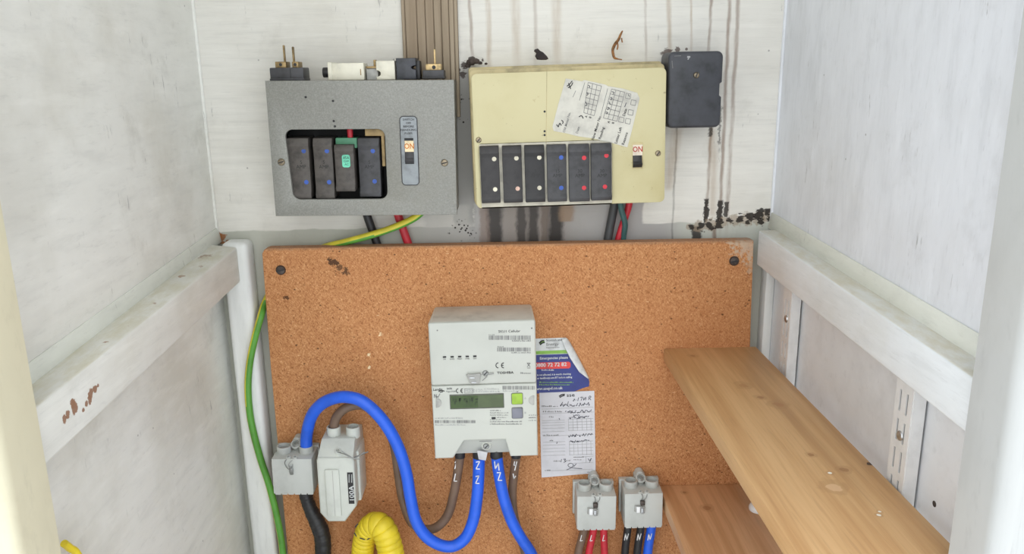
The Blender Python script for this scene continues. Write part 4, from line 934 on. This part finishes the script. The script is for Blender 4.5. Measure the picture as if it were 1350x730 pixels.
pen(pf, squig(205, 440, 150, 26, 0, 3) + [[k_(225, 120), k_(205, 155)], [k_(270, 115), k_(262, 152)], [k_(400, 125), k_(392, 150)]] + squig(305, 335, 105, 18, 0, 5) + [[k_(352, 85), k_(345, 112)], [k_(365, 85), k_(382, 82), k_(372, 108)], [k_(395, 84), k_(392, 106), k_(410, 82), k_(408, 106)], [k_(430, 104), k_(440, 72), k_(452, 80), k_(440, 92), k_(452, 104)]],
    0.75, Yc - .0001, 'pen', pc)
pen(pf, squig(245, 460, 205, 26, 0, 7) + squig(275, 440, 248, 20, 0, 8) + squig(270, 465, 392, 24, 0, 9) + squig(285, 440, 437, 20, 0, 10) + squig(310, 360, 228, 12, 0, 14), 0.75, Yc - .0001, 'pen', pc)
pen(pf, [[k_(215, 578), k_(210, 602)], [k_(228, 580), k_(248, 578), k_(238, 590), k_(250, 596), k_(232, 606)], [k_(428, 575), k_(440, 590), k_(455, 570), k_(440, 605)], [k_(255, 665), k_(290, 650), k_(310, 625), k_(290, 612), k_(268, 622), k_(275, 640), k_(310, 650), k_(380, 655)],
         [k_(310, 640), k_(335, 615)], [k_(195, 250), k_(200, 262)], [k_(180, 440), k_(176, 455)]], 0.75, Yc - .0001, 'pen', pc)

# ================================================================== TERMINAL BLOCKS
def ring(m, x, y, z, r, h, ri):
    m.lathe((x, y, z), (0, 0, 1), [(r, 0), (r, h - .0006), (r - .0006, h), (ri, h), (ri, h * 0.35)], 24)
def terminal_block(label, tl, tr, br, bl, seals, filled=()):
    dep = 0.044
    loc, tilt, W, H = frame4(tl, tr, br, bl, BY - dep, BY)
    o = thing('terminal_block', label, 'terminal block', loc, tilt, 'grey cable terminal blocks'); f = Fr(o); hw = W / 2
    m = MB(); m.hexa([(-hw, -dep, 0), (hw, -dep, 0), (hw, 0, 0), (-hw, 0, 0), (-hw, -dep, H), (hw, -dep, H), (hw, 0, H), (-hw, 0, H)], 0.0011, 2)
    m.build('housing', 'block', o)
    MB().box(-hw - .0022, hw + .0012, -0.008, 0, 0.002, H + .0015, 0.0006).build('back_plate', 'block', o)
    fl = MB(); 
    for i in range(6): fl.box(-hw + .002 + i * W / 6.2, -hw + .002 + i * W / 6.2 + W / 7.4, -dep + .0006, -dep + .012, -0.0016, 0.001, 0.0003)
    tag(fl.build('bottom_teeth', 'block', o), kind='stuff')
    for i, sx in enumerate((-1, 1)):
        m = MB(); ring(m, sx * hw * 0.56, -dep * 0.52, H - .001, W * 0.18, 0.0095, W * 0.148); pt = m.build('cable_port', 'block', o)
        MB().cyl((sx * hw * 0.56, -dep * 0.52, H), (sx * hw * 0.56, -dep * 0.52, H + .004), W * 0.150, seg=20).build('port_floor', 'port', pt)
    m = MB(); m.prism([[(-.0072, H - .002), (.0072, H - .002), (.0072, H + .008)] + [(.0055 * math.cos(math.radians(a_)), H + .0095 + .0055 * math.sin(math.radians(a_))) for a_ in range(0, 181, 20)] + [(-.0072, H + .008)]], -0.013, -0.001, .001); lug = m.build('fixing_lug', 'block', o)
    MB().lathe((0, -0.012, H + .0005), (0, -0.62, 0.78), [(.0066, 0), (.0066, .0105), (.0058, .011), (.0050, .011), (.0050, .008)], 20).build('screw_cup', 'block', lug)
    MB().lathe((0, -0.012 - .62 * .008, H + .0005 + .78 * .008), (0, -0.62, 0.78), [(.0040, 0), (.0040, .0012), (.0016, .0016), (.0014, .0006)], 14).build('lug_screw', 'wire', lug)
    for sx in (-1, 1): MB().lathe((sx * .0042, -dep * 0.92, H - .001), (0, -0.3, 1), [(.0032, 0), (.0032, .003), (.0015, .0034), (.0015, .001)], 14).build('seal_lug', 'block', o)
    kind, (sx, sy) = seals
    x, z = f(sx, sy, -dep)
    if kind == 'crimp':
        w_ = MB(); w_.tube([(-.0042, -dep * .95, H + .001), (-.002, -dep - .002, H - .003), (x + .002, -dep - .0025, z + .010)], 0.0005, 6)
        w_.tube([(.0042, -dep * .95, H + .001), (.003, -dep - .002, H - .004), (x + .003, -dep - .0025, z + .010)], 0.0005, 6); w_.build('seal_wire', 'wire', o)
        MB().box(x + .0005, x + .0065, -dep - .005, -dep - .0008, z + .0065, z + .013, .0008).build('seal_knot', 'dark_screw', o)
        MB().hexa([(x - .007, -dep - .003, z - .003), (x + .007, -dep - .003, z - .006), (x + .007, -dep - .0006, z - .006), (x - .007, -dep - .0006, z - .003), (x - .0065, -dep - .0035, z + .0055), (x + .007, -dep - .0035, z + .0035), (x + .007, -dep - .0006, z + .0035), (x - .0065, -dep - .0006, z + .0055)], .0006).build('seal_tag', 'clear', o)
        MB().box(x - .0045, x + .0002, -dep - .0052, -dep - .003, z - .0035, z + .005, .0008).build('seal_crimp', 'knob', o)
        MB().box(x + .0015, x + .005, -dep - .0048, -dep - .003, z - .0055, z + .003, .0008).build('seal_crimp', 'steel', o)
    else:
        w_ = MB(); w_.tube([(-.0042, -dep * .95, H + .001), (-.008, -dep - .002, H - .004), (-.004, -dep - .003, H - .012), (.001, -dep - .003, H - .011), (-.003, -dep - .003, H - .006), (.0042, -dep * .95, H + .001)], 0.0005, 6)
        w_.tube([(-.003, -dep - .002, H - .009), (.001, -dep - .003, H - .013), (.002, -dep - .002, H - .006)], 0.0005, 6); w_.build('seal_wire', 'wire', o)
        MB().xprism([(-dep - .0004, H - .010), (-dep - .004, H - .012), (-dep - .0036, H - .017), (-dep - .0004, H - .022)], -.0028, .0018, .0005).build('seal_tag', 'wire', o)
    return o, f, H
terminal_block('grey terminal block with looped seal wire, leftmost on the chipboard', (358, 605), (411.5, 605), (413.5, 650.5), (361, 651), ('loop', (386, 617)))
terminal_block('grey terminal block above one brown and two red cables', (760, 654.5), (812, 654), (811.5, 697), (760.5, 698), ('crimp', (781, 673)))
terminal_block('grey terminal block above two black cables and a blue one', (823, 651), (873.5, 650), (873, 693.5), (823.5, 695.5), ('crimp', (843, 670)))

# 100 A service fuse
dep = 0.062
loc, tilt, W, H = frame4((421.5, 604), (470.5, 603), (471.5, 688), (422, 688), BY - dep, BY)
fc = thing('service_fuse', 'tall pale grey service fuse cut-out with black rating label', 'fuse', loc, tilt); ff = Fr(fc); hw = W / 2
ch = 0.013
MB().prism([[(-hw + ch * .75, 0), (hw - ch * 1.2, 0), (hw, ch * 1.7), (hw, H - .004), (hw - .002, H), (-hw + .002, H), (-hw, H - .004), (-hw, ch)]], -dep, -dep + .020, 0.003, 3).build('fuse_carrier', 'cutout', fc)
MB().box(-hw + .001, hw + .003, -dep + .020, 0.0, ch * 1.4, H - .001, 0.002).build('housing', 'cutout', fc)
MB().hexa([(-hw + .001, -dep + .001, H - .002), (hw - .001, -dep + .001, H - .002), (hw + .002, 0, H - .002), (-hw + .001, 0, H - .002), (-hw + .004, -dep + .020, H + .017), (hw - .001, -dep + .020, H + .017), (hw + .001, 0, H + .017), (-hw + .004, 0, H + .017)], .001).build('shoulder', 'cutout', fc)
xa, zb = ff(428, 618, -dep); xb, za = ff(451, 680, -dep)
MB().prism([rrect(xa, xb, za, zb, .002)], -dep - .003, -dep + .002, .0014).build('raised_panel', 'cutout', fc)
xg = ff(440, 650, -dep - .003)[0]; MB().ribbon([(xg, za + .002), (xg, zb - .001)], 0.0008, -dep - .0032, 1).build('panel_groove', 'recess', fc, smooth=0)
for px in (440, 465.5):
    x, z = ff(px, 566, -.030); m = MB(); ring(m, x, -.030, H + .014, 0.0088, 0.014, 0.0070); pt = m.build('cable_port', 'cutout', fc)
    MB().cyl((x, -.030, H + .016), (x, -.030, H + .022), 0.0072, seg=20).build('port_floor', 'hole', pt)
x, z = ff(444, 597, -dep); MB().lathe((x, -dep + .008, H + .003), (0, -0.5, 1), [(.004, 0), (.004, .004), (.002, .0045), (.002, .001)], 16).build('seal_lug', 'cutout', fc)
w_ = MB(); w_.tube([(x, -dep + .004, H + .006), (x + .010, -dep - .002, H + .006), (x + .022, -dep - .003, H + .001), (x + .034, -dep + .004, H + .006)], 0.0006, 6)
w_.tube([(x + .006, -dep - .001, H + .010), (x + .020, -dep - .004, H + .002), (x + .028, -dep - .002, H - .001)], 0.0006, 6); w_.tube([(x + .020, -dep - .003, H + .001), (x + .037, -dep + .010, H + .003)], .0008, 6); w_.build('seal_wire', 'wire', fc)
xa, zb = ff(457.6, 622.5, -dep); xb, za = ff(467.4, 663.5, -dep)
lab = MB().box(xa, xb, -dep - .0006, -dep + .001, za, zb).build('rating_label', 'ink', fc)
txt(ff, '100A', 463.9, 650.6, 5.6, -dep - .0009, 'sticker_white', lab, math.radians(90), wide=1.2, bold=0.012)
pen(ff, [[(460.2, 636), (460.2, 625)], [(463.6, 636), (463.6, 625)]], 1.3, -dep - .0009, 'light_ink', lab, 'small_print', 1)

# ================================================================== TAILS AND OTHER CABLES ON THE BOARD
def marks(o, strokes, Y, wpx=1.3):
    m = MB(); base = Vector(o.location)
    for st in strokes:
        pp = [PY(a_, b_, Y) - base for a_, b_ in st]; k = 0.00095
        for u_, v_ in zip(pp, pp[1:]): m.ribbon([(u_.x, u_.z), (v_.x, v_.z)], wpx * k, Y - base.y, 1)
    return tag(m.build('marker_writing', 'marker', o, smooth=0), kind='stuff')
c = cable('blue_cable', 'thick blue cable looping from the left terminal block down to the meter', [(404, 612, -.053), (404, 590, -.053), (404.5, 572, -.055), (410.5, 549, -.062), (422, 534, -.070), (438, 525.5, -.076), (456, 523, -.080), (476, 528, -.083), (496, 544, -.085), (513, 566, -.085), (527, 594, -.084), (536, 625, -.084), (541, 655, -.084), (548, 685, -.084), (561, 706, -.084), (580, 718, -.083), (598, 719.5, -.082), (614, 708, -.081), (624, 685, -.080), (629, 655, -.079), (631, 625, -.077), (631.5, 600, -.075), (631.5, 588, -.075)], 0.0076, 'blue', seg=18, res=10)
marks(c, [[(627.5, 609), (632.5, 608), (627.5, 618), (632.5, 618)], [(627, 628), (631.5, 627), (627, 637), (632, 637)]], -.0875)
c = cable('brown_cable', 'brown cable looping from the service fuse behind the blue loop to the meter', [(440, 585, -.060), (440, 566, -.060), (442.5, 552, -.061), (451, 541, -.062), (463, 535, -.060), (478, 534, -.059), (495, 543, -.058), (510, 560, -.058), (520, 588, -.058), (525, 622, -.058), (531, 658, -.059), (542, 687, -.060), (558, 697, -.061), (575, 695, -.062), (590, 679, -.064), (598, 652, -.068), (603, 625, -.071), (606, 603, -.074), (606.5, 590, -.075)], 0.0060, 'brown', seg=16, res=10)
marks(c, [[(599.5, 610), (602.5, 606.5), (599.5, 618)], [(600.5, 624), (598.5, 634), (602.5, 634)]], -.0775)
c = cable('blue_cable', 'thick blue cable curving down from the right of the meter', [(654.5, 588, -.075), (655, 602, -.076), (658, 625, -.080), (664, 655, -.082), (674, 685, -.082), (687, 709, -.082), (702, 733, -.080), (715, 775, -.070), (718, 850, -.055), (718, 960, -.045)], 0.0074, 'blue', seg=18)
marks(c, [[(652, 608), (653, 618), (657, 610), (658, 620)], [(655, 623), (660, 622.5), (656.5, 633), (662, 633)]], -.0885)
c = cable('brown_cable', 'brown cable dropping behind the right blue cable', [(680.5, 590, -.072), (680, 604, -.070), (677.5, 625, -.064), (675.5, 650, -.060), (677, 675, -.060), (683, 700, -.060), (692, 728, -.060), (700, 775, -.055), (702, 850, -.045), (702, 960, -.040)], 0.0058, 'brown', seg=16)
marks(c, [[(678.5, 608), (677.5, 613), (681, 613.5)], [(681.5, 608), (678.5, 620)], [(676.5, 624), (677.5, 631), (680, 627)]], -.0765)
# black terminal sleeves of the meter
for px, Y_, rr, lbl in ((606.3, -.0748, .0066, 'black sleeve where the brown tail enters the meter on the left'), (631.5, -.0752, .0082, 'black sleeve where the looping blue tail enters the meter'), (654.6, -.0755, .0080, 'black sleeve where the right blue tail enters the meter'), (680.3, -.071, .0064, 'black sleeve where the right brown tail enters the meter')):
    a_ = PY(px, 588, Y_); b_ = PY(px, 602.5, Y_); o = MB().cyl((0, 0, 0), b_ - a_, rr, seg=20, bev=.0006).build('cable_sleeve', 'blackpvc'); o.location = a_; tag(o, lbl, 'sleeve', 'black sleeves under the meter')
# six cables under the right-hand terminal blocks
LM = [[(0, 0), (-1, 9), (2.6, 8.5)]]
for lbl, x0_, x1_, top, mat_, r_, wr in (('brown cable marked L under the right terminal blocks', 769.5, 762, 697, 'brown', .0056, 'L'), ('red cable marked L next to the brown one under the terminal block', 782, 776, 697, 'red', .0049, 'L'), ('red cable marked L nearest the black cables', 796, 797, 697, 'red', .0049, 'L'),
                                    ('black cable marked N nearest the red cables', 827.5, 824, 693, 'blackpvc', .0052, 'N'), ('black cable marked N next to the short blue cable', 844.5, 840, 693, 'blackpvc', .0052, 'N'), ('short blue cable marked N under the right terminal block', 858.5, 854, 693, 'blue', .0062, 'N')):
    Y_ = -.053; dx = x1_ - x0_
    c = cable('cable', lbl, [(x0_ + 1, top - 12, Y_), (x0_, top + 4, Y_), (x1_, top + 34, Y_), (x1_ + dx * .6, top + 80, Y_ + .004), (x1_ + dx * .6, top + 240, Y_ + .006)], r_, mat_, seg=16)
    xm_ = x0_ + dx * .35 - 1; yt = top + (8 if wr == 'L' else 10)
    marks(c, [[(xm_ + 1, yt), (xm_ - 1, yt + 8), (xm_ + 2.4, yt + 7.2)]] if wr == 'L' else [[(xm_ - 2, yt + 9), (xm_ - 0.6, yt), (xm_ + 1, yt + 9), (xm_ + 3.4, yt)]], Y_ - r_ - .0006, 1.1)
# sheathed supply cable under the left block
cable('supply_cable', 'thick black taped supply cable under the left terminal block', [(402, 640, -.050), (404, 655, -.050), (410, 672, -.052), (419, 690, -.053), (425, 708, -.054), (426, 735, -.053), (426, 800, -.050), (426, 960, -.046)], 0.0095, 'blackpvc', seg=20, res=14,
      rad=lambda t, L: 0.0086 + 0.0022 * min(1, max(0, (L - .03) / .03)) + 0.0005 * math.sin(L * 900) * math.sin(L * 410 + 1))
# yellow corrugated conduit
pts = [(480, 960, -.052), (479, 800, -.052), (478, 745, -.056), (479, 718, -.062), (484, 700, -.068), (494, 691, -.076), (505, 697, -.083), (512, 714, -.087), (517, 740, -.088), (521, 800, -.080), (522, 960, -.070)]
cable('corrugated_conduit', 'yellow corrugated conduit bent over in an arch', pts, 0.0135, 'conduit', seg=28, res=60,
      rad=lambda t, L: 0.0140 + 0.0020 * min(1, max(0, (t - .35) / .2)) + 0.0009 * (abs(math.sin(L * math.pi / 0.0075)) ** 0.5 * 2 - 1))
co_ = bpy.data.objects['corrugated_conduit']
m = MB(); bq = Vector(co_.location)
for st in ([(468, 695), (472, 690)], [(467, 702), (470, 707)], [(474, 709), (481, 711)], [(484, 711), (490, 708)]):
    pp = [PY(a_, b_, -.084) - bq for a_, b_ in st]; m.ribbon([(p_.x, p_.z) for p_ in pp], .0016, -.084 - bq.y, 1)
m.build('printed_mark', 'ink', co_, smooth=0)
# yellow cable end by the left jamb
ya = [PX(84.5, 716, -.350), PX(92, 722, -.350), PX(104, 734, -.348), PX(125, 790, -.345), PX(140, 880, -.345)]; ya.append(Vector((ya[-1].x, ya[-1].y, FZ + .002)))
o = MB().tube([p_ - ya[0] for p_ in ya], 0.0030, 12, 6).build('yellow_cable', 'conduit'); o.location = ya[0]; tag(o, 'yellow cable end poking up by the cream door jamb', 'cable')

# ================================================================== SHELVES
def shelf(label, z, x0, rot, width, length, mat, th=0.017):
    o = MB().box(0, width, -length, 0, -th, 0, 0.0012, 2).build('wooden_shelf', mat); o.location = (x0, BY - .0008, z); o.rotation_euler = (0, 0, rot); return tag(o, label, 'shelf')
MAT['pine1'] = pine_material('pine shelf', 2.3, (212, 172, 124), (192, 148, 100), [(0.062, -0.13, .006, (176, 128, 84), .5), (0.083, -0.185, .006, (170, 120, 78), .55), (0.070, -0.165, .004, (150, 100, 60), .6), (0.03, -0.03, .004, (150, 100, 64), .6), (0.117, -0.32, .0035, (60, 38, 24), .95), (0.09, -0.33, .004, (150, 104, 64), .6),
                                                                                       (0.072, -0.30, .003, (150, 104, 64), .7), (0.068, -0.36, .007, (226, 190, 150), .6), (0.075, -0.335, .002, (244, 240, 230), .95), (0.085, -0.405, .0016, (244, 240, 230), .95), (0.088, -0.40, .0014, (244, 240, 230), .95)])
MAT['pine2'] = pine_material('reddish pine shelf', 7.9, (228, 184, 140), (206, 156, 112), [(0.03, -0.02, .003, (150, 100, 64), .6), (0.05, -0.06, .005, (160, 104, 66), .5)])
shelf('long pine shelf board on the right, upper one', 1.105, 0.2045, 0.017, 0.1195, 0.469, 'pine1')
shelf('reddish pine shelf board low on the right, under the long one', 0.910, 0.2045, 0.005, 0.1195, 0.469, 'pine2')
for i, (ya_, yb_, lbl) in enumerate(((-.118, -.092, 'white slotted shelf upright near the rear corner'), (-.399, -.371, 'white slotted shelf upright near the door jamb'))):
    up = thing('shelf_upright', lbl, 'shelf upright', (0.3455, (ya_ + yb_) / 2, 0.60), 0, 'white slotted shelf uprights'); wy = (yb_ - ya_) / 2
    sl = []; holes = []
    # channel: slotted face towards the room (-X) and two side flanges
    zt = 0.605
    for sy in (-1, 1): MB().box(-0.0125, -0.0022, sy * wy - .0008, sy * wy + .0008, 0, zt).build('side_flange', 'slot_white', up)
    b = bmesh.new(); loops = [[(-wy, 0), (wy, 0), (wy, zt), (-wy, zt)]]; z = 0.020
    while z < zt - .03:
        for cy_ in (-wy * .4, wy * .4): loops.append([(cy_ - .0014, z), (cy_ - .0014, z + .019), (cy_ + .0014, z + .019), (cy_ + .0014, z)])
        z += 0.0262
    m = MB(); m.prism(loops, -0.0132, -0.0120)
    bmesh.ops.transform(m.bm, matrix=Matrix.Rotation(math.radians(-90), 4, 'Z'), verts=m.bm.verts)
    m.build('slotted_face', 'slot_white', up)
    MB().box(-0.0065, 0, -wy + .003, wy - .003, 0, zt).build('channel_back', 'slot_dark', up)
    zs_ = {0: 1.166, 1: 1.150}[i] - 0.60
    m = MB(); m.lathe((-0.0132, -.001, zs_), (-1, 0, 0), [(.0045, 0), (.004, .0012), (.0015, .0016)], 16); m.build('screw', 'steel', up)
    for zz in (1.088, 0.893):
        m = MB(); m.xprism([(-.003, zz - .60 - .006), (.003, zz - .60 - .006), (.003, zz - .60 - .0003), (-.003, zz - .60 - .0003)], -0.100, -0.0125); m.build('bracket', 'slot_white', up)
kp = PZ(999.5, 671.5, 0.910)
o = MB().lathe((0, 0, 0), (0, 0, 1), [(.0115, 0), (.0118, .003), (.0105, .006), (.007, .0082), (.002, .009)], 24).build('round_cap', 'knob'); o.location = (kp.x, kp.y, 0.9102); tag(o, 'small white round plastic cap lying on the lower shelf', 'cap')

# ================================================================== DEBRIS ON TOP OF THE CREAM UNIT
p = PY(714, 79.5, -0.03)
m = MB(); po = [(705, 65), (709, 64), (712, 67), (716, 69), (721, 74), (723, 77.5), (720, 79), (714, 79), (708, 78.5), (705.5, 74), (707, 70), (704, 67.5)]
m.prism([[((PY(a_, b_, -.03) - p).x, (PY(a_, b_, -.03) - p).z) for a_, b_ in reversed(po)]], -0.004, 0.004, 0.0018)
o = m.build('dried_leaf', 'dead'); o.location = p; tag(o, 'crumpled black dried leaf on top of the cream unit', 'leaf')
sp_ = [(820.8, 40.5, -.012), (818, 46, -.013), (815.5, 52, -.014), (811, 58, -.018), (808, 65, -.022), (808.3, 71, -.024), (810, 76, -.026), (814, 77.6, -.028), (820, 78.6, -.030)]
P_ = [PY(*a_) for a_ in sp_]; base = P_[-3].copy(); m = MB(); m.tube([p_ - base for p_ in P_], 0.001, 8, 6, rad=lambda t, L: 0.0007 + 0.0011 * math.sin(min(1, t * 1.1) * math.pi) ** 0.6)
o = m.build('dried_stalk', 'dried'); o.location = base
m = MB(); m.tube([PY(814, 56, -.016) - base, PY(814.5, 61, -.018) - base, PY(813.5, 65.5, -.018) - base], 0.0009, 8, 5); m.build('side_shoot', 'dried', o)
m = MB(); m.tube([PY(819.5, 50, -.014) - base, PY(820, 54, -.014) - base, PY(820.5, 56, -.014) - base], 0.0008, 8, 5); m.build('side_shoot', 'dried', o)
tag(o, 'curled dried brown stalk standing on the cream unit', 'plant debris')
p = PY(621, 82, -.012); m = MB()
for a_, b_, r_ in ((0, 0, .006), (.006, .001, .005), (-.004, -.004, .004), (.011, -.001, .003), (.018, -.002, .002)): m.lathe((a_, random.uniform(-.002, .002), b_ - r_ * .6), (0, 0, 1), [(r_ * .6, 0), (r_, r_ * .5), (r_ * .8, r_), (r_ * .2, r_ * 1.3)], 9)
o = m.build('filler_lump', 'crack', smooth=60); o.location = p; tag(o, 'dark crumbly filler lump at the left top corner of the cream unit', 'filler')
